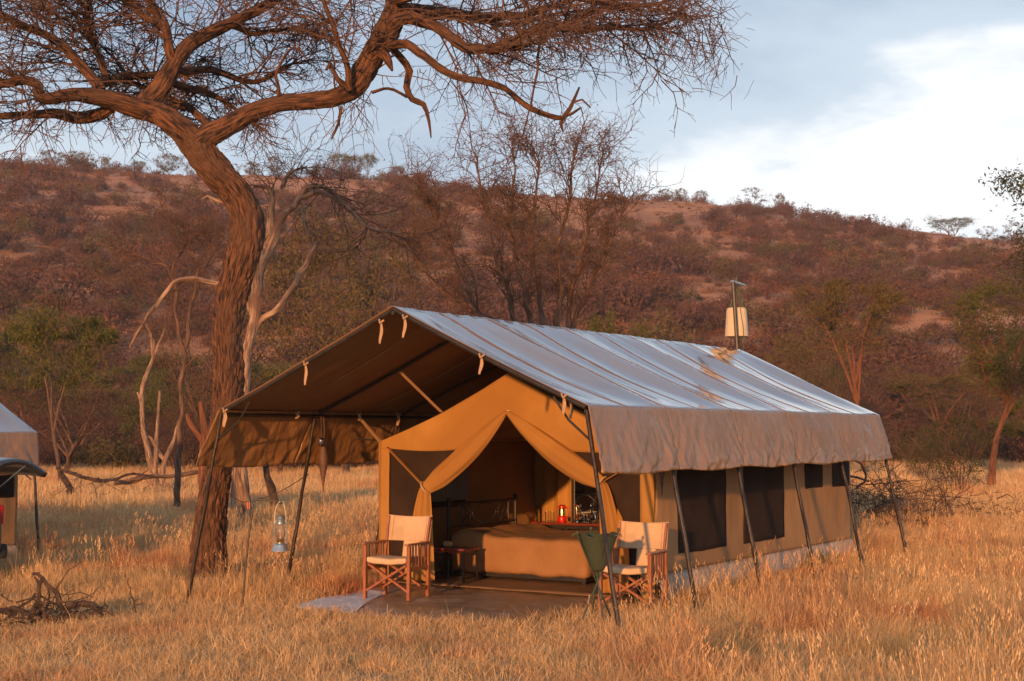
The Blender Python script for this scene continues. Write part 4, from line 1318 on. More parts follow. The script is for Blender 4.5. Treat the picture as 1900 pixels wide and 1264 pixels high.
for nm, (cnt, L) in SP.items():
    ch = traced[nm]
    lens = [0]
    for (a, _), (b, _) in zip(ch, ch[1:]): lens.append(lens[-1] + (b - a).length)
    t0 = 0.30 if nm in ('left', 'lowleft', 'center') else 0.12
    if nm == 'right': t0 = 0.42
    for k in range(cnt):
        s = (t0 + (1 - t0) * (k + rg.random()) / cnt) * lens[-1]
        i = max(j for j in range(len(lens) - 1) if lens[j] <= s)
        f = (s - lens[i]) / max(1e-6, lens[i + 1] - lens[i])
        p = ch[i][0].lerp(ch[i + 1][0], f)
        dd = (ch[i + 1][0] - ch[i][0]).normalized()
        out = Vector((p.x - ctr.x, p.y - ctr.y, 0))
        out = out.normalized() if out.length > 0.1 else Vector((1, 0, 0))
        d = dd * 0.7 + out * 0.5 + Vector((rg.gauss(0, .6), rg.gauss(0, .8), rg.gauss(0.12, .35)))
        grow(tw, p, d, L * rg.uniform(0.55, 1.25), 0.016, 0, rg, droop=0.02, kids=(5, 4, 1), flat=0.5)
    e = ch[-1][0]; dd = (ch[-1][0] - ch[-2][0]).normalized()
    for k in range(6): grow(tw, e, dd + Vector((rg.gauss(0, .35), rg.gauss(0, .5), rg.gauss(0, .22))), L * 0.9, 0.012, 0, rg, droop=0.03, kids=(5, 4, 1), flat=0.4)
# drooping outer fringe on the right, and loose hanging shoots
for k in range(30):
    x = rg.uniform(940, 1290); y = rg.uniform(20, 100)
    p = at(x, y, AY + rg.uniform(-1.3, 0.8)) - ab
    grow(tw, p, Vector((rg.uniform(0.1, 1.0), rg.gauss(0, .5), rg.uniform(-0.6, 0.15))), rg.uniform(0.5, 1.0), 0.008, 1, rg, droop=0.10, kids=(0, 4, 1), flat=0.7)
for x, y, n_, l in ((640, 195, 7, .55), (480, 205, 4, .4), (690, 170, 5, .5), (880, 95, 9, .5), (800, 130, 4, .4), (560, 190, 4, .4), (150, 215, 5, .4), (60, 220, 8, .6), (200, 205, 6, .4), (250, 215, 5, .35), (300, 235, 3, .3), (1046, 215, 4, .35), (420, 230, 3, .25), (350, 240, 3, .3)):
    for k in range(n_):
        p = at(x + rg.uniform(-30, 30), y, AY + rg.uniform(-.3, .3)) - ab
        grow(tw, p, Vector((rg.gauss(0, .6), rg.gauss(0, .5), -0.8)), l * rg.uniform(.6, 1.6), 0.006, 1, rg, droop=0.1, kids=(0, 3, 0), flat=0.8)
for pts in ([(690, 168), (655, 235), (625, 275), (612, 330)], [(672, 180), (640, 205), (598, 260), (585, 300)], [(760, 140), (800, 150), (830, 190), (805, 205)], [(835, 150), (860, 180), (886, 215)], [(1078, 200), (1085, 230), (1090, 270)],
            [(60, 225), (20, 290), (0, 315)], [(62, 225), (45, 270), (40, 300)], [(65, 240), (110, 262), (140, 310)], [(215, 205), (190, 260), (175, 262)]):
    tw.add([at(x, y, AY - .3) - ab for x, y in pts], 0.008, 0.003)
keep = [(P, r) for P, r in zip(tw.P, tw.r) if CX + F * (P[-1].x + ab.x) / (P[-1].y + ab.y) < 1340 + rg.gauss(0, 45)]   # the crown ends here
tw.P, tw.r = [k[0] for k in keep], [k[1] for k in keep]
mb = MB(); tw.mesh(mb)
cr = mb.build('crown', 'twig', aca)
cr['kind'] = 'stuff'

# ---------------------------------------------------------------- traced bare trees and dead wood behind it
def traced_tree(name, label, cat, Y0, base_px, trunks, branches, mat, twig_spec=(), twig_mat='twig', group=None, seed=1, kids=(5, 4, 0), leaves=None, upw=0.0):
    b = at(base_px, 803, Y0); b.z = gz(b.x, Y0)
    t = thing(name, label, cat, b, 0, group)
    for k, pts in enumerate(trunks): 
        pts = [(*p[:3], p[3] if len(p) > 3 else 0) for p in pts]
        limb(pts, 'trunk' if k == 0 else 'limb', mat, 16, 0.09, 0.16, 2.0, Y0, b, t, kink=1.0)
    tr = []
    for pts in branches:
        tr.append(limb(pts, 'limb', mat, 8, 0.12, 0.16, 2.0, Y0, b, t, kink=1.6))
    rg = random.Random(seed)
    if twig_spec:
        tw = Twigs()
        for idx, cnt, L, r in twig_spec:
            ch = tr[idx]
            for k in range(cnt):
                f = 0.25 + 0.75 * rg.random()
                i = min(len(ch) - 2, int(f * (len(ch) - 1)))
                p = ch[i][0].lerp(ch[i + 1][0], rg.random())
                dd = (ch[i + 1][0] - ch[i][0]).normalized()
                grow(tw, p, dd * (0.6 + upw) + Vector((rg.gauss(0, .7 - upw * .4), rg.gauss(0, .7 - upw * .4), rg.gauss(.05 + upw, .6 - upw * .5))), L * rg.uniform(.5, 1.2), r, 0, rg, 0.02, kids, flat=0.8)
        mb = MB(); tw.mesh(mb)
        o = mb.build('crown', twig_mat, t); o['kind'] = 'stuff'
        if leaves:
            lb_ = MB(); ends = [q[-1] for q in tw.P]
            leaf_quads(lb_, [rg.choice(ends) + Vector((rg.gauss(0, .12), rg.gauss(0, .12), rg.gauss(0, .12))) for _ in range(leaves[1])], leaves[2], rg)
            o = lb_.build('leaves', leaves[0], t); o['kind'] = 'stuff'
    return t
traced_tree('dead_tree', 'dead tree with pale broken limb and bare twigs behind the acacia trunk', 'dead tree', 27.0, 470,
    [[(446, 990, 13), (446, 900, 12), (450, 760, 11), (458, 660, 10), (468, 590, 11), (480, 520, 12), (495, 470, 11), (502, 430, 10), (520, 400, 8), (545, 385, 6)],
     [(455, 720, 5), (463, 650, 6), (478, 605, 6), (512, 575, 6.5), (540, 535, 6.5), (560, 500, 6), (590, 450, 5)]],
    [[(502, 440, 9), (500, 400, 7), (508, 370, 6), (500, 345, 5), (470, 345, 3)],
     [(530, 395, 7), (560, 370, 6), (600, 355, 5), (650, 395, 4), (690, 425, 3), (745, 432, 2)],
     [(545, 385, 6), (570, 350, 5), (610, 350, 4), (640, 380, 3)],
     [(500, 470, 6), (470, 430, 4), (430, 385, 4), (385, 365, 3), (375, 370, 2)],
     [(440, 540, 5), (395, 520, 5), (360, 516, 5), (325, 530, 5), (290, 565, 4), (262, 605, 3), (240, 645, 2)],
     [(560, 372, 4), (565, 400, 4), (575, 440, 3)],
     [(470, 600, 4), (460, 560, 5), (455, 545, 4)],
     [(520, 350, 4), (540, 320, 3), (570, 310, 2)]],
    'dead_wood', [(0, 8, 1.0, .012), (1, 14, 1.1, .012), (2, 12, 1.0, .012), (5, 5, .6, .01), (7, 8, .8, .01), (4, 5, .8, .009), (3, 3, .5, .008)], 'twig', None, 4)
traced_tree('dead_tree', 'pale bleached dead tree with forked stems left of the acacia trunk', 'dead tree', 46.0, 284,
    [[(285, 905, 8), (281, 860, 7), (268, 800, 5), (262, 740, 4.5), (270, 700, 4.5), (284, 660, 3.5), (286, 630, 2)],
     [(288, 890, 6), (290, 820, 4), (294, 770, 3), (296, 725, 2.5)], [(300, 900, 6), (305, 855, 5), (322, 815, 3.5), (332, 780, 2.5)]],
    [[(262, 745, 3), (257, 735, 2.5), (255, 728, 2)], [(284, 660, 3), (278, 620, 2.5), (270, 600, 2)], [(286, 660, 3), (300, 630, 2), (306, 610, 1.5)], [(305, 860, 4), (285, 820, 3), (275, 810, 2)]],
    'dead_wood', [(1, 8, .8, .012), (2, 6, .8, .012)], 'twig', None, 6)
traced_tree('thin_tree', 'slender bare tree with a knotted forked stem left of the acacia trunk', 'tree', 33.0, 330,
    [[(328, 940, 6.5), (331, 860, 6), (336, 760, 5), (338, 690, 5), (339, 650, 6), (333, 620, 4), (327, 570, 3.5), (326, 530, 3), (310, 495, 2.5), (285, 470, 2)],
     [(340, 650, 5), (350, 625, 5), (350, 600, 3), (356, 560, 3), (368, 500, 2)]],
    [[(326, 540, 3), (320, 500, 2.5), (340, 460, 2), (350, 420, 1.5)], [(310, 495, 2.5), (270, 480, 2), (240, 470, 1.5)], [(356, 560, 2.5), (380, 500, 2), (400, 460, 1.5)], [(338, 700, 3), (365, 660, 2), (395, 690, 1.5)]],
    'grey_bark', [(0, 24, 1.3, .010), (1, 14, 1.2, .010), (2, 14, 1.2, .010), (3, 5, .8, .01)], 'twig', None, 8, (6, 5, 2))
traced_tree('dead_stump', 'broken forked dead stump with upright prongs leaning on the acacia', 'stump', 21.0, 385,
    [[(396, 980, 18), (388, 900, 16), (382, 840, 13), (380, 800, 8), (376, 760, 6), (373, 745, 4)], [(384, 830, 7), (374, 815, 6), (358, 792, 5), (348, 768, 4)]], [], 'red_bark')
traced_tree('grey_stump', 'short dark stump leaning behind the lantern', 'stump', 31.0, 505,
    [[(507, 940, 9), (504, 905, 8), (496, 878, 6), (494, 840, 5), (500, 790, 4)]], [[(494, 850, 3), (510, 820, 2), (520, 790, 1.5)]], 'fallen_wood')
# many stemmed bare bush tree behind the tent roof
BY = 38.0
stems = [[(905, 640, 8), (900, 600, 8), (880, 560, 6), (845, 480, 5), (815, 420, 3), (790, 370, 2)],
         [(960, 640, 11), (955, 600, 10), (940, 540, 9), (920, 480, 7), (905, 410, 5), (890, 340, 4), (885, 290, 2)],
         [(985, 640, 9), (985, 600, 9), (975, 540, 8), (955, 470, 6), (945, 400, 5), (955, 320, 3), (950, 270, 2)],
         [(1010, 640, 10), (1005, 600, 10), (1000, 540, 8), (985, 450, 6), (990, 380, 5), (1000, 310, 3), (985, 265, 2)],
         [(1030, 640, 11), (1030, 600, 11), (1040, 540, 9), (1035, 460, 7), (1055, 380, 5), (1060, 310, 4), (1075, 255, 2)],
         [(1045, 640, 9), (1050, 600, 9), (1065, 530, 7), (1085, 460, 6), (1100, 390, 4), (1110, 330, 3), (1120, 280, 2)],
         [(1060, 640, 8), (1065, 600, 8), (1090, 540, 6), (1125, 470, 5), (1145, 420, 3), (1165, 370, 2)],
         [(935, 640, 7), (920, 600, 6), (870, 570, 5), (820, 540, 4), (780, 490, 3), (760, 440, 2)]]
rg = random.Random(3)
st2 = [[(x, y, r * 0.62, (k - 3.5) * 0.35 + rg.uniform(-.3, .3)) for x, y, r in s] for k, s in enumerate(stems)]
traced_tree('bare_bush', 'tall many stemmed bare bush rising behind the tent roof', 'bush', BY, 985, [], st2, 'grey_bark',
            [(k, 34, 1.35, .016) for k in range(8)], 'twig', None, 12, (6, 4, 0), ('olive_scrub', 1800, .05), 0.45)

# ---------------------------------------------------------------- procedural trees and scrub for the background
def proto_tree(seed, h, w, shape, leaf, bark, leaves, lsize, stems=1, twigs=True, trunk_h=0.4, r0=None, puff=.47):
    """returns (trunk mesh, crown mesh); local origin at the foot"""
    rg = random.Random(seed)
    tb, cb, tw = MB(), MB(), Twigs()
    r0 = r0 or h * 0.022
    tips = []
    for s in range(stems):
        lean = Vector((rg.gauss(0, .12 + .10 * (stems > 1)), rg.gauss(0, .12 + .1 * (stems > 1)), 1)).normalized()
        q = Vector((rg.gauss(0, .08) * (stems > 1), rg.gauss(0, .08) * (stems > 1), -0.15)); pts, rr = [q.copy()], [r0 * 1.35]
        n = 5
        for i in range(n):
            lean = (lean + Vector((rg.gauss(0, .16), rg.gauss(0, .16), 0.05))).normalized()
            q = q + lean * (h * trunk_h / n); pts.append(q.copy()); rr.append(r0 * (1 - 0.10 * i))
        tb.tube(pts, rr, 9)
        nb = rg.randint(4, 6)
        for k in range(nb):
            a = 2 * math.pi * (k + rg.random() * .7) / nb
            st_ = pts[rg.choice((-1, -1, -2))]
            rad = w / 2 * rg.uniform(.45, .95)
            zt = h * (rg.uniform(.80, .95) if shape == 'flat' else rg.uniform(.55, .95))
            end = Vector((q.x + rad * math.cos(a), q.y + rad * math.sin(a), zt))
            mid = st_.lerp(end, .5) + Vector((rg.gauss(0, .1) * w * .3, rg.gauss(0, .1) * w * .3, h * (.05 if shape == 'flat' else .02)))
            tb.tube([st_, st_.lerp(mid, .5) + Vector((0, 0, .02 * h)), mid, mid.lerp(end, .6), end], [r0 * .6, r0 * .5, r0 * .38, r0 * .25, r0 * .12], 6)
            for t_ in (.45, .65, .8, 1.0):
                for z_ in range(2):
                    c0 = st_.lerp(mid, t_ * 2) if t_ < .5 else mid.lerp(end, t_ * 2 - 1)
                    d = Vector((math.cos(a) + rg.gauss(0, .8), math.sin(a) + rg.gauss(0, .8), rg.gauss(.15, .35 if shape == 'flat' else .6)))
                    L = w * .20 * rg.uniform(.6, 1.3)
                    if twigs: grow(tw, c0, d, L, r0 * .14, 1, rg, 0, (0, 4, 0), flat=.5)
                    tips.append((c0 + d.normalized() * L * .6, L))
    tw.mesh(tb)
    # clumps of leaves round the twig tips, uneven so that gaps stay open
    ncl = int(len(tips) * 0.6)
    top = Vector((sum(c.x for c, L in tips) / len(tips), sum(c.y for c, L in tips) / len(tips), 0))
    cl_ = [(c, L * rg.uniform(.5, .9)) for c, L in tips if rg.random() > .1]
    for _ in range(ncl):                                  # outer shell clumps between the branch tips
        a, q = rg.uniform(0, 6.283), math.sqrt(rg.random())
        x, y = top.x + w * .47 * q * math.cos(a), top.y + w * .47 * q * math.sin(a)
        if shape == 'flat': z = h * (.97 - .13 * q ** 2) + rg.gauss(0, h * .02) - abs(rg.gauss(0, h * .04))
        else:
            zc = h * (trunk_h + (1 - trunk_h) * .45); z = zc + rg.choice((1, 1, 1, -.6)) * (h - zc) * math.sqrt(max(0, 1 - q * q)) * rg.uniform(.75, 1.0)
        cl_.append((Vector((x, y, z)), w * rg.uniform(.05, .10)))
    per = max(1, leaves // max(1, len(cl_)))
    for c, L in cl_:
        k = int(per * rg.uniform(.4, 1.7))
        fz = .40 if shape == 'flat' else .7
        leaf_quads(cb, [c + Vector((rg.gauss(0, L * puff), rg.gauss(0, L * puff), rg.gauss(0, L * puff * fz))) for _ in range(k)], lsize, rg)
    def me(m_, mat, nm):
        o = m_.build(nm, mat); d = o.data; bpy.data.objects.remove(o); return d
    return me(tb, bark, 'trunk'), me(cb, leaf, 'crown')
PROTO = {
 'flat_olive': proto_tree(101, 6.5, 8.0, 'flat', 'olive_leaf', 'grey_bark', 13000, .10, trunk_h=.45),
 'flat_brown': proto_tree(102, 6.5, 6.5, 'flat', 'olive_scrub', 'red_bark', 9000, .085, trunk_h=.48),
 'round_olive': proto_tree(103, 6.0, 6.0, 'round', 'olive_leaf', 'grey_bark', 13000, .10, trunk_h=.36),
 'round_dry': proto_tree(113, 6.0, 6.2, 'round', 'olive_scrub', 'grey_bark', 10000, .075, trunk_h=.36, stems=2),
 'bare_brown': proto_tree(104, 6.0, 5.5, 'round', 'brown_twig_leaf', 'grey_bark', 5500, .065, trunk_h=.34, stems=2),
 'tall_red': proto_tree(105, 8.0, 6.0, 'round', 'olive_leaf', 'red_bark', 10000, .085, stems=2, trunk_h=.45, r0=.13),
 'low_bush': proto_tree(106, 2.2, 3.0, 'round', 'green_leaf', 'grey_bark', 4200, .05, stems=4, trunk_h=.12, r0=.03),
 'bare_thicket': proto_tree(107, 4.2, 4.6, 'round', 'purple_scrub', 'grey_bark', 6000, .06, stems=5, trunk_h=.25, r0=.05),
 'sparse_sky': proto_tree(108, 5.0, 4.6, 'round', 'brown_twig_leaf', 'twig', 1500, .12, stems=1, trunk_h=.35, r0=.09),
 'round_sky': proto_tree(109, 5.0, 4.6, 'round', 'olive_scrub', 'twig', 3200, .14, stems=2, trunk_h=.3, r0=.08),
 'flat_sky': proto_tree(110, 5.0, 6.4, 'flat', 'olive_leaf', 'twig', 3200, .14, stems=2, trunk_h=.45, r0=.09),
}
def put(kind, x, y, z, sxy, sz, rz, label, cat, group, name='background_tree'):
    t = thing(name, label, cat, (x, y, z), rz, group)
    t.scale = (sxy, sxy, sz)
    a, b = PROTO[kind]
    link('trunk', a, t); link('crown', b, t)
    return t
def put_px(kind, px, Y, top_y, width_px, label, cat='tree', group=None, name='background_tree', seed=0, sink=0.0):
    p = at(px, 803, Y)
    z = gz(p.x, Y) if Y < D0 + 4 else max(gz(p.x, Y), hill_z(p.x, Y))
    hgt = (803 - top_y) * Y / F + H - z
    H0, W0 = {'flat_olive': (6.2, 8.6), 'flat_brown': (6.2, 7.0), 'round_olive': (6.0, 6.6), 'round_dry': (6.0, 6.6), 'bare_brown': (6.0, 6.0), 'tall_red': (8.0, 6.6), 'low_bush': (2.2, 3.2), 'bare_thicket': (4.2, 5.0),
              'sparse_sky': (5.0, 5.0), 'round_sky': (5.0, 5.0), 'flat_sky': (4.8, 6.8)}[kind]
    return put(kind, p.x, p.y, z, width_px * Y / F / W0, hgt / H0, random.Random(seed + px).uniform(0, 6.28), label, cat, group, name)
# trees one can pick out
put_px('flat_olive', 118, 52, 588, 235, 'olive flat topped tree behind the neighbouring tent', 'tree', seed=3)
put_px('flat_olive', -20, 60, 600, 190, 'olive flat topped tree whose crown overhangs the neighbouring tent roof', 'tree', seed=9)
put_px('round_dry', 640, 62, 405, 330, 'broad dry olive brown tree behind the tent gable and the dead tree', 'tree', seed=5)
put_px('flat_brown', 1600, 58, 528, 215, 'brownish tree with red forked trunk behind the end of the tent roof', 'tree', seed=2)
put_px('tall_red', 1838, 44, 512, 240, 'tall leafy tree with red trunk standing in the grass right of the tent', 'tree', seed=8)
put_px('low_bush', 1785, 42, 768, 130, 'green leafy bush at the foot of the tall red trunked tree', 'bush', name='leafy_bush', seed=1)
put_px('low_bush', 1715, 50, 790, 90, 'small olive bush between the tent end and the leafy bush', 'bush', name='leafy_bush', seed=4)
put_px('bare_brown', 400, 70, 520, 200, 'brown bare crowned tree showing behind the acacia trunk', 'tree', seed=6)
put_px('round_dry', 1505, 85, 600, 170, 'round dry olive tree beyond the middle of the tent roof', 'tree', seed=12)
put_px('round_olive', 1130, 75, 585, 160, 'olive tree top beyond the bare bush, low over the tent roof', 'tree', seed=14)
# tree at the right edge whose leafy branch reaches into the picture
rt_ = proto_tree(130, 9.0, 9.5, 'round', 'green_leaf', 'grey_bark', 52000, .05, trunk_h=.42, r0=.2, puff=.33)
PROTO['edge_tree'] = rt_
put('edge_tree', 14.5, 29.0, gz(14.5, 29), 1.0, 1.0, 2.1, 'dark leafy tree beyond the right edge, its branch reaching in over the hill', 'tree', None)
# belt of trees and thickets at the foot of the hill
rg = random.Random(44)
belt = []
tries = 0
while len(belt) < 170 and tries < 6000:
    tries += 1
    Y = rg.uniform(66, 135)
    px = rg.uniform(-260, 2160)
    p = at(px, 803, Y)
    if any((p.x - a) ** 2 + (Y - b) ** 2 < 3.2 ** 2 for a, b in belt): continue
    belt.append((p.x, Y))
    k = rg.choices(('bare_thicket', 'bare_brown', 'round_olive', 'flat_olive', 'flat_brown'), (5, 4, 1.3, 1.1, 1.2))[0]
    z = max(gz(p.x, Y), hill_z(p.x, Y)) - 0.1
    s = rg.uniform(.62, 1.0)
    lab = {'bare_thicket': 'bare purplish thicket bush at the foot of the hill', 'bare_brown': 'bare brown tree in the belt at the foot of the hill', 'round_olive': 'round olive green tree in the belt at the foot of the hill',
           'flat_olive': 'flat topped olive tree in the belt at the foot of the hill', 'flat_brown': 'flat topped brownish tree in the belt at the foot of the hill'}[k]
    put(k, p.x, Y, z, s, s * rg.uniform(.85, 1.1), rg.uniform(0, 6.28), lab, 'bush' if k == 'bare_thicket' else 'tree', lab.split(' at ')[0].split(' in ')[0] + ' along the hill foot', 'thicket_bush' if k == 'bare_thicket' else 'background_tree')
# trees on the skyline, traced: px, top y, width px, kind
for px, ty, wd, k in ((30, 283, 50, 'sparse_sky'), (88, 279, 46, 'round_sky'), (135, 281, 52, 'round_sky'), (187, 293, 16, 'flat_sky'), (248, 300, 30, 'flat_sky'), (300, 284, 50, 'round_sky'), (335, 286, 40, 'sparse_sky'),
                      (430, 302, 26, 'sparse_sky'), (462, 299, 36, 'round_sky'), (505, 290, 34, 'round_sky'), (545, 298, 30, 'sparse_sky'), (585, 303, 24, 'sparse_sky'), (630, 287, 52, 'flat_sky'), (655, 288, 40, 'round_sky'), (680, 288, 42, 'flat_sky'),
                      (735, 309, 30, 'flat_sky'), (760, 318, 24, 'round_sky'), (1195, 350, 26, 'sparse_sky'), (1240, 351, 34, 'round_sky'), (1270, 349, 24, 'round_sky'), (1307, 353, 30, 'round_sky'), (1395, 346, 64, 'sparse_sky'), (1452, 358, 26, 'round_sky'),
                      (1500, 385, 18, 'round_sky'), (1556, 393, 22, 'sparse_sky'), (1625, 396, 26, 'sparse_sky'), (1692, 404, 18, 'sparse_sky'), (1770, 407, 92, 'flat_sky'), (1845, 418, 40, 'sparse_sky'), (1890, 410, 40, 'sparse_sky'), (-60, 275, 60, 'round_sky'), (1960, 430, 50, 'round_sky')):
    r_ = ray(px, 803); d = D1 - 6
    x, y = r_.x / math.hypot(r_.x, r_.y) * d, r_.y / math.hypot(r_.x, r_.y) * d
    z = hill_z(x, y) - 0.3
    zt = (at(px, ty, y)).z
    H0, W0 = {'sparse_sky': (5.0, 5.0), 'round_sky': (5.0, 5.0), 'flat_sky': (4.8, 6.8)}[k]
    lab = {'sparse_sky': 'sparse bare tree standing against the sky on the hill crest', 'round_sky': 'small round crowned tree standing against the sky on the hill crest', 'flat_sky': 'small flat topped tree standing against the sky on the hill crest'}[k]
    put(k, x, y, z, wd * y / F / W0, max(2.0, zt - z) / H0, rg.uniform(0, 6.28), lab, 'tree', lab.split(' standing')[0] + ' on the crest', 'skyline_tree')

# ---------------------------------------------------------------- instancing (scrub and grass only)
def proto_collection(name, meshes):
    c = bpy.data.collections.new(name)
    for k, me in enumerate(meshes):
        c.objects.link(bpy.data.objects.new('%s_%02d' % (name, k), me))
    return c
def scatter(name, label, cat, coll, pts, scl, rot, idx):
    """one object: points carrying scale, rotation and kind, with the prototypes instanced on them"""
    me = bpy.data.meshes.new(name)
    me.from_pydata(pts, [], [])
    for nm, ty, data, key in (('scl', 'FLOAT_VECTOR', np.array(scl, 'f'), 'vector'), ('rot', 'FLOAT_VECTOR', np.array(rot, 'f'), 'vector'), ('kid', 'INT', np.array(idx, 'i'), 'value')):
        at_ = me.attributes.new(nm, ty, 'POINT'); at_.data.foreach_set(key, data.ravel())
    o = bpy.data.objects.new(name, me); col.objects.link(o)
    ng = bpy.data.node_groups.new(name + '_nodes', 'GeometryNodeTree')
    ng.interface.new_socket('Geometry', in_out='INPUT', socket_type='NodeSocketGeometry')
    ng.interface.new_socket('Geometry', in_out='OUTPUT', socket_type='NodeSocketGeometry')
    N, L = ng.nodes, ng.links
    gi, go = N.new('NodeGroupInput'), N.new('NodeGroupOutput')
    ci = N.new('GeometryNodeCollectionInfo'); ci.inputs['Collection'].default_value = coll; ci.inputs['Separate Children'].default_value = True; ci.inputs['Reset Children'].default_value = True
    ip = N.new('GeometryNodeInstanceOnPoints'); ip.inputs['Pick Instance'].default_value = True
    def attr(nm, ty):
        n = N.new('GeometryNodeInputNamedAttribute'); n.data_type = ty; n.inputs['Name'].default_value = nm
        return n.outputs[0]
    L.new(gi.outputs[0], ip.inputs['Points']); L.new(ci.outputs[0], ip.inputs['Instance'])
    L.new(attr('kid', 'INT'), ip.inputs['Instance Index'])
    e2r = N.new('FunctionNodeEulerToRotation')
    L.new(attr('rot', 'FLOAT_VECTOR'), e2r.inputs[0]); L.new(e2r.outputs[0], ip.inputs['Rotation'])
    L.new(attr('scl', 'FLOAT_VECTOR'), ip.inputs['Scale'])
    L.new(ip.outputs[0], go.inputs[0])
    m = o.modifiers.new('scatter', 'NODES'); m.node_group = ng
    o['kind'] = 'stuff'
    return tag(o, label, cat)
def scrub_mesh(seed, mat, n, size, shape):
    rg = random.Random(seed); mb = MB()
    lobes = [(Vector((rg.gauss(0, .5), rg.gauss(0, .5), rg.uniform(.4, .8) * (1 if shape else .7))), rg.uniform(.35, .6)) for _ in range(5)]
    pts = []
    for k in range(n):
        c, r = rg.choice(lobes)
        v = Vector((rg.gauss(0, 1), rg.gauss(0, 1), rg.gauss(0, .8))).normalized() * r * (rg.random() ** .4)
        p = c + v
        if p.z > 0.02: pts.append(p)
    leaf_quads(mb, pts, size, rg, up=0, elong=2.0)
    for k in range(6):
        a = rg.random() * 6.28
        mb.tube([(0, 0, -.1), (.2 * math.cos(a), .2 * math.sin(a), .3), (.5 * math.cos(a), .5 * math.sin(a), .8)], [.035, .025, .01], 4)
    o = mb.build('scrub', mat); d = o.data; bpy.data.objects.remove(o); return d
scrub = [scrub_mesh(200 + k, m_, 620, .075, k % 2) for k, m_ in enumerate(('purple_scrub', 'purple_scrub', 'rust_scrub', 'olive_scrub', 'brown_twig_leaf', 'purple_scrub', 'straw_tuft'))]
SC = proto_collection('scrub_kind', scrub)
pts, scl, rot, idx = [], [], [], []
rg = random.Random(77)
n_try = 0
while len(pts) < 4300 and n_try < 60000:
    n_try += 1
    d = D0 + (D1 - D0 - 3) * rg.random() ** 0.8
    a = math.atan(rg.uniform(-1.25, 1.25) * 0.42) + 0.0
    x, y = d * math.sin(a), d * math.cos(a)
    t = (d - D0) / (D1 - D0)
    dens = 1.05 - 0.86 * smooth01((t - 0.38) / 0.5) + 0.95 * fbm(x * 0.022, y * 0.014, 1.0) + 0.7 * fbm(x * .07, y * .045, 4)
    if rg.random() > dens: continue
    s = min(4.6, 1.9 * math.exp(rg.gauss(0, .42))) * (1 - .45 * smooth01((t - .9) / .08))
    pts.append((x, y, hill_z(x, y) - 0.1)); scl.append((s, s, s * rg.uniform(.7, 1.15))); rot.append((0, 0, rg.uniform(0, 6.28)))
    k = fbm(x * 0.012 + 5, y * 0.012, 2.0)
    idx.append(rg.choices(range(6), (3, 3, 1.6 + 2 * (t > .7), 1.2 + 2.5 * max(0, k), 1.6, 3))[0])
for _ in range(4200):                                    # dry tufts on the open slope
    d = D0 + 40 + (D1 - D0 - 42) * rg.random() ** 0.7
    a = math.atan(rg.uniform(-1.25, 1.25) * 0.42)
    x, y = d * math.sin(a), d * math.cos(a); s = rg.uniform(.35, 1.0)
    pts.append((x, y, hill_z(x, y) - .1)); scl.append((s * 1.2, s * 1.2, s * rg.uniform(.4, .9))); rot.append((0, 0, rg.uniform(0, 6.28))); idx.append(rg.choice((6, 6, 6, 2, 4)))
scatter('hill_scrub', 'purplish brown bare scrub covering the hillside', 'scrub', SC, pts, scl, rot, idx)
pts, scl, rot, idx = [], [], [], []
for _ in range(1500):                                     # undergrowth among the belt of trees
    Y = rg.uniform(72, 140); p = at(rg.uniform(-300, 2200), 803, Y)
    s = rg.uniform(.7, 1.9)
    pts.append((p.x, Y, max(gz(p.x, Y), hill_z(p.x, Y)) - .1)); scl.append((s, s, s * rg.uniform(.7, 1.3))); rot.append((0, 0, rg.uniform(0, 6.28))); idx.append(rg.choice((0, 1, 3, 4, 5, 4)))
scatter('undergrowth', 'brown undergrowth below the belt of trees at the hill foot', 'undergrowth', SC, pts, scl, rot, idx)

# grass
def blade_clump(seed, n, rad, h, wd, lean, stalk=0.0):
    rg = np.random.default_rng(seed)
    mb = MB()
    for k in range(n):
        a, r = rg.uniform(0, 6.283), rad * math.sqrt(rg.random())
        x, y = r * math.cos(a), r * math.sin(a)
        hh = h * rg.uniform(.45, 1.1)
        la, ll = rg.uniform(0, 6.283), abs(rg.normal(0, lean)) * hh
        fa = rg.uniform(0, 6.283); dx, dy = math.cos(fa) * wd / 2, math.sin(fa) * wd / 2
        b = len(mb.v)
        for t, w in ((0, 1), (.45, .85), (.8, .5), (1.0, 0)):
            cx, cy, cz = x + ll * math.cos(la) * t ** 1.8, y + ll * math.sin(la) * t ** 1.8, hh * t * (1 - .22 * min(1.5, (ll / hh)) * t)
            if w: mb.v += [(cx - dx * w, cy - dy * w, cz - .02), (cx + dx * w, cy + dy * w, cz - .02)]
            else: mb.v.append((cx, cy, cz))
        for f_ in ((b, b + 1, b + 3, b + 2), (b + 2, b + 3, b + 5, b + 4), (b + 4, b + 5, b + 6)):
            mb.f.append(f_); mb.uv.append([(0, 0)] * len(f_))
        if rg.random() < stalk:                          # seed head
            tip = Vector(mb.v[b + 6]); m = len(mb.v)
            for q in range(3):
                o_ = Vector((rg.normal(0, .01), rg.normal(0, .01), -.03 * q))
                mb.v += [tuple(tip + o_), tuple(tip + o_ + Vector((.008, .004, .02))), tuple(tip + o_ + Vector((0, 0, .05)))]
                mb.f.append((m, m + 1, m + 2)); mb.uv.append([(0, 0)] * 3); m += 3
    o = mb.build('grass_clump', 'dry_grass', smooth=False); d = o.data; bpy.data.objects.remove(o); return d
near = [blade_clump(300 + k, 70, .17, .34, .0055, .45) for k in range(4)] + [blade_clump(310 + k, 22, .13, .62, .0045, .40, .6) for k in range(3)] + [blade_clump(320 + k, 60, .22, .11, .006, 1.3) for k in range(3)]
near += [blade_clump(340 + k, 26, .30, .17, .0055, 2.4) for k in range(2)]
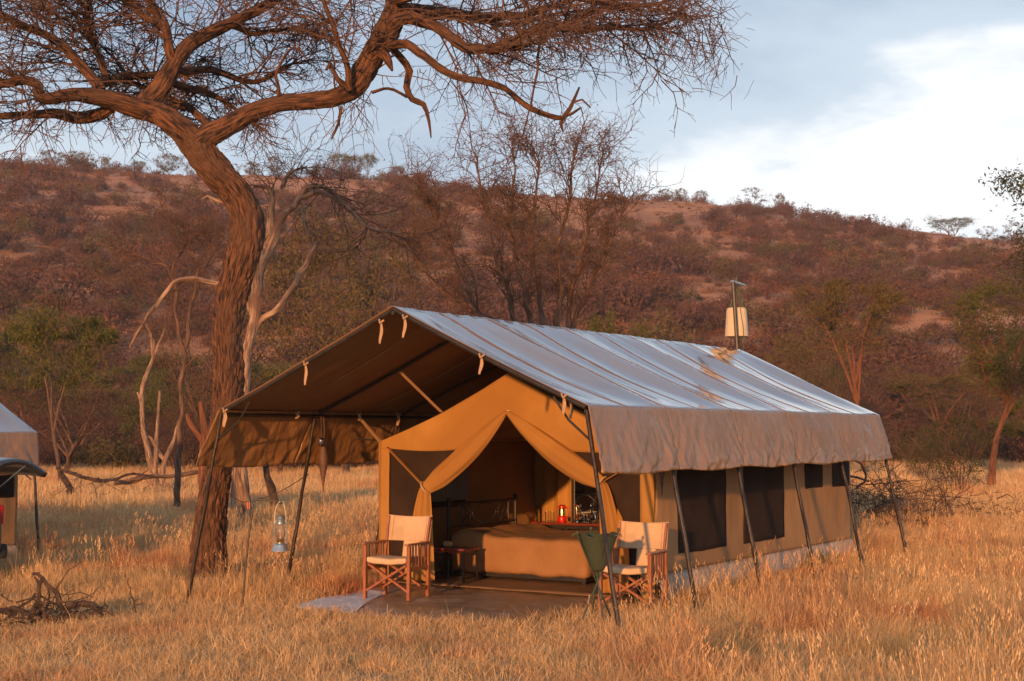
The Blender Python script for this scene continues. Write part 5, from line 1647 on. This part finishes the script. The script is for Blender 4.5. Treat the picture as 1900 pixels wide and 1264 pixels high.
far = [blade_clump(330 + k, 90, .55, .50, .017, .4) for k in range(3)]
NG = proto_collection('near_grass_kind', near)
FG = proto_collection('far_grass_kind', far)
def blocked(x, y):
    if in_poly(x, y, SHEET): return True
    for t_ in (tent, tent2):
        p = Vector((x, y, 0)) - t_.location
        u, v = p.dot(NV), p.dot(RV)
        if abs(u) < IW + 0.12 and IV0 - 0.45 < v < IV1 + 0.05: return True
    return (x - ab.x) ** 2 + (y - ab.y) ** 2 < 0.09
pts, scl, rot, idx = [], [], [], []
rg = random.Random(55)
for _ in range(26000):
    Y = math.sqrt(rg.uniform(7.5 ** 2, 32 ** 2))
    x = rg.uniform(-0.50, 0.50) * Y
    if blocked(x, Y): continue
    # tall on the right and beyond the tent, trodden and short in the left foreground
    right = smooth01((x - 0.3) / 2.2)
    back = smooth01((Y - 15.2) / 2.5)
    hgt = 0.32 + 0.38 * right + 0.40 * back * (1 - right)
    hgt *= 0.85 + 0.55 * fbm(x * .55, Y * .55, 2.0)
    u, v = local_of(Vector((x, Y, 0)))
    if -1.6 < u < 2.4 and -1.2 < v < 2.6: hgt = min(hgt, 0.55)
    if x < 0.6 and Y < 15.6: 
        bare = fbm(x * .8, Y * .8, 12.0)
        if rg.random() < 0.45 + 0.7 * bare: 
            hgt *= 0.45
            if rg.random() < 0.35: continue
    if 1.8 < u < 3.3 and 1.0 < v < 9.2: hgt *= .80
    hgt = max(.22, hgt)
    r = rg.random()
    if hgt < .45: k = rg.choice((7, 8, 9, 7, 8, 0, 1, 10, 11)) ; hz = 1.0 if k >= 7 else hgt * 1.3
    elif r < .10: k = rg.choice((4, 5, 6)); hz = min(1.15, hgt + .2)
    elif r < .25: k = rg.choice((7, 8, 9, 10, 11)); hz = 1.2
    else: k = rg.choice((0, 1, 2, 3)); hz = hgt
    s = rg.uniform(.8, 1.25)
    pts.append((x, Y, gz(x, Y))); scl.append((s, s, hz * rg.uniform(.8, 1.2))); rot.append((rg.gauss(0, .12), rg.gauss(0, .12), rg.uniform(0, 6.28))); idx.append(k)
scatter('near_grass', 'dry golden grass around the tent', 'grass', NG, pts, scl, rot, idx)
pts, scl, rot, idx = [], [], [], []
for _ in range(15000):
    Y = math.sqrt(rg.uniform(29 ** 2, 118 ** 2))
    x = rg.uniform(-0.50, 0.50) * Y
    if blocked(x, Y): continue
    s = rg.uniform(.8, 1.3)
    pts.append((x, Y, gz(x, Y))); scl.append((s, s, rg.uniform(.6, 1.15) * (1 + .4 * fbm(x * .15, Y * .15, 3)))); rot.append((0, 0, rg.uniform(0, 6.28))); idx.append(rg.choice((0, 1, 2)))
scatter('far_grass', 'dry pale grass of the plain beyond the tent', 'grass', FG, pts, scl, rot, idx)

# ---------------------------------------------------------------- fallen wood and brush
def brush(name, label, cat, Y0, px, py_, polylines, mat='fallen_wood', extra=0, size=0.6, seed=1, hz_=.25):
    b = at(px, py_, Y0); b.z = gz(b.x, Y0)
    t = thing(name, label, cat, b)
    for k, (pts, r0, r1) in enumerate(polylines):
        X = []
        for p in pts:
            q = at(p[0], p[1], Y0 + (p[2] if len(p) > 2 else 0)) - b
            X.append(q)
        rr = [(r0 + (r1 - r0) * i / (len(X) - 1)) * Y0 / F for i in range(len(X))]
        MB().tube(X, rr, 9 if r0 > 3 else 6, step=.035, disp=bark_disp(.25, 1.6), kink=1.2).build('log' if r0 > 5 else 'branch', mat, t)
    if extra:
        rg = random.Random(seed); tw = Twigs()
        for k in range(extra):
            p = Vector((rg.gauss(0, size), rg.gauss(0, size * .6), abs(rg.gauss(0, size * hz_))))
            grow(tw, p, Vector((rg.gauss(0, 1), rg.gauss(0, 1), rg.gauss(.3, .5))), size * rg.uniform(.5, 1.1), .010, 1, rg, .02, (0, 4, 0), flat=.8, wob=.35)
        mb = MB(); tw.mesh(mb); o = mb.build('twigs', mat, t); o['kind'] = 'stuff'
    return t
brush('fallen_branch', 'dark fallen branch propped up in the left foreground grass', 'branch', 14.9, 90, 1125,
      [([(79, 1070), (74, 1082), (75, 1100), (66, 1125), (55, 1145)], 4, 6), ([(88, 1085), (92, 1110), (84, 1135)], 2.5, 3.5), ([(30, 1118), (70, 1108), (108, 1124), (140, 1138)], 2, 2.5), ([(98, 1096), (118, 1104), (150, 1100), (172, 1108)], 1.6, 1.0), ([(60, 1064), (76, 1072), (86, 1083), (100, 1098), (112, 1118), (118, 1128), (150, 1120), (178, 1124), (186, 1135)], 4, 6.5),
       ([(64, 1070), (70, 1085), (74, 1105)], 3, 4), ([(103, 1095), (120, 1068), (128, 1058), (142, 1050), (150, 1042)], 1.4, .8), ([(66, 1102), (45, 1122), (28, 1132), (0, 1134)], 3, 5),
       ([(60, 1112), (90, 1120), (130, 1116), (165, 1106), (185, 1088)], 1.8, .8), ([(115, 1108), (138, 1093), (136, 1105), (120, 1118)], 1, .7), ([(20, 1128), (60, 1140), (110, 1145)], 6, 4), ([(-40, 1130), (0, 1136), (30, 1140)], 8, 6), ([(60, 1070), (78, 1060)], 1, .5)], extra=60, size=.32, seed=2)
brush('fallen_log', 'dark fallen log with spiky branches behind the neighbouring tent pole', 'log', 40.0, 150, 890,
      [([(110, 880), (122, 905), (126, 915)], 7, 6), ([(104, 868), (130, 875), (160, 888), (185, 888)], 4, 3), ([(150, 885), (200, 892), (240, 880), (300, 886)], 4, 2)], extra=30, size=.9, seed=3)
brush('fallen_log', 'fallen grey log at the foot of the bleached dead tree', 'log', 43.0, 300, 892,
      [([(215, 898), (250, 890), (290, 884), (330, 880), (380, 872)], 6, 3), ([(330, 884), (360, 878), (390, 868)], 4, 2), ([(240, 890), (262, 880), (275, 872)], 2, 1)], mat='grey_bark', extra=10, size=1.0, seed=4)
brush('brush_pile', 'heap of grey brush and matted grass behind the rear tent poles', 'brush pile', 27.5, 1630, 940,
      [([(1590, 905), (1605, 890), (1602, 868), (1588, 855), (1570, 850)], 3, 1.5), ([(1560, 888), (1590, 885), (1612, 893)], 3, 2), ([(1600, 900), (1680, 893), (1760, 888)], 1.2, .6)], mat='grey_bark', extra=260, size=.85, seed=5, hz_=.6)
brush('thorn_brush', 'low dead thorn brush in the grass right of the tent', 'brush', 30.0, 1860, 930,
      [([(1850, 925), (1870, 918), (1885, 930)], 1.5, .8)], mat='fallen_wood', extra=36, size=.8, seed=6)
brush('thorn_brush', 'low scattered twigs in the grass between the brush pile and the thorn brush', 'brush', 30.0, 1740, 925,
      [([(1720, 920), (1760, 922), (1800, 925)], 1.2, .8)], mat='fallen_wood', extra=30, size=.9, seed=7)
# grey stump trunk behind the neighbouring tent
traced_tree('dark_trunk', 'dark bare tree trunk standing just behind the neighbouring tent wall', 'tree', 28.0, 18,
    [[(20, 985, 8), (18, 930, 6.5), (20, 880, 6), (24, 830, 5), (30, 770, 4)]], [[(26, 860, 2), (45, 880, 1.6), (58, 890, 1)]], 'grey_bark')
traced_tree('pale_stump', 'broad pale stump in the grass behind the acacia trunk', 'stump', 30.0, 434,
    [[(436, 975, 16), (436, 930, 14), (440, 890, 13), (448, 850, 10), (452, 800, 6)]], [], 'dead_wood')
# green tuft against the tent wall
gt = thing('green_tuft', 'small green grass tuft against the mud flap of the tent', 'grass tuft', T(2.12, 6.9, GZ), 0)
mb = MB(); rr_ = random.Random(9)
for k in range(130):
    a = rr_.uniform(0, 6.28); l = rr_.uniform(.12, .34); x, y = rr_.gauss(0, .13), rr_.gauss(0, .3)
    dx, dy = math.cos(a) * l * .5, math.sin(a) * l * .5
    b = len(mb.v)
    mb.v += [(x - .004, y, 0), (x + .004, y, 0), (x + dx * .5 + .003, y + dy * .5, l * .7), (x + dx * .5 - .003, y + dy * .5, l * .7), (x + dx, y + dy, l)]
    mb.f += [(b, b + 1, b + 2, b + 3), (b + 3, b + 2, b + 4)]; mb.uv += [[(0, 0)] * 4, [(0, 0)] * 3]
mb.build('blades', 'green_tuft', gt, False)
gt.rotation_euler = (0, 0, -TH)

# ---------------------------------------------------------------- evening haze
mh = bpy.data.materials.new('haze'); nt, N, L = nodes_of(mh)
o_ = N.new('ShaderNodeOutputMaterial'); v_ = N.new('ShaderNodeVolumePrincipled')
v_.inputs['Color'].default_value = (0.93, 0.90, 0.92, 1); v_.inputs['Density'].default_value = 0.00027; v_.inputs['Anisotropy'].default_value = 0.2
L.new(v_.outputs[0], o_.inputs['Volume']); MATS['haze'] = mh
hz = MB().box((0, 16, 46), (1860, 1860, 122)).build('haze', 'haze', smooth=False)
hz['kind'] = 'stuff'; hz['label'] = 'thin evening haze over the plain and hill'; hz['category'] = 'haze'
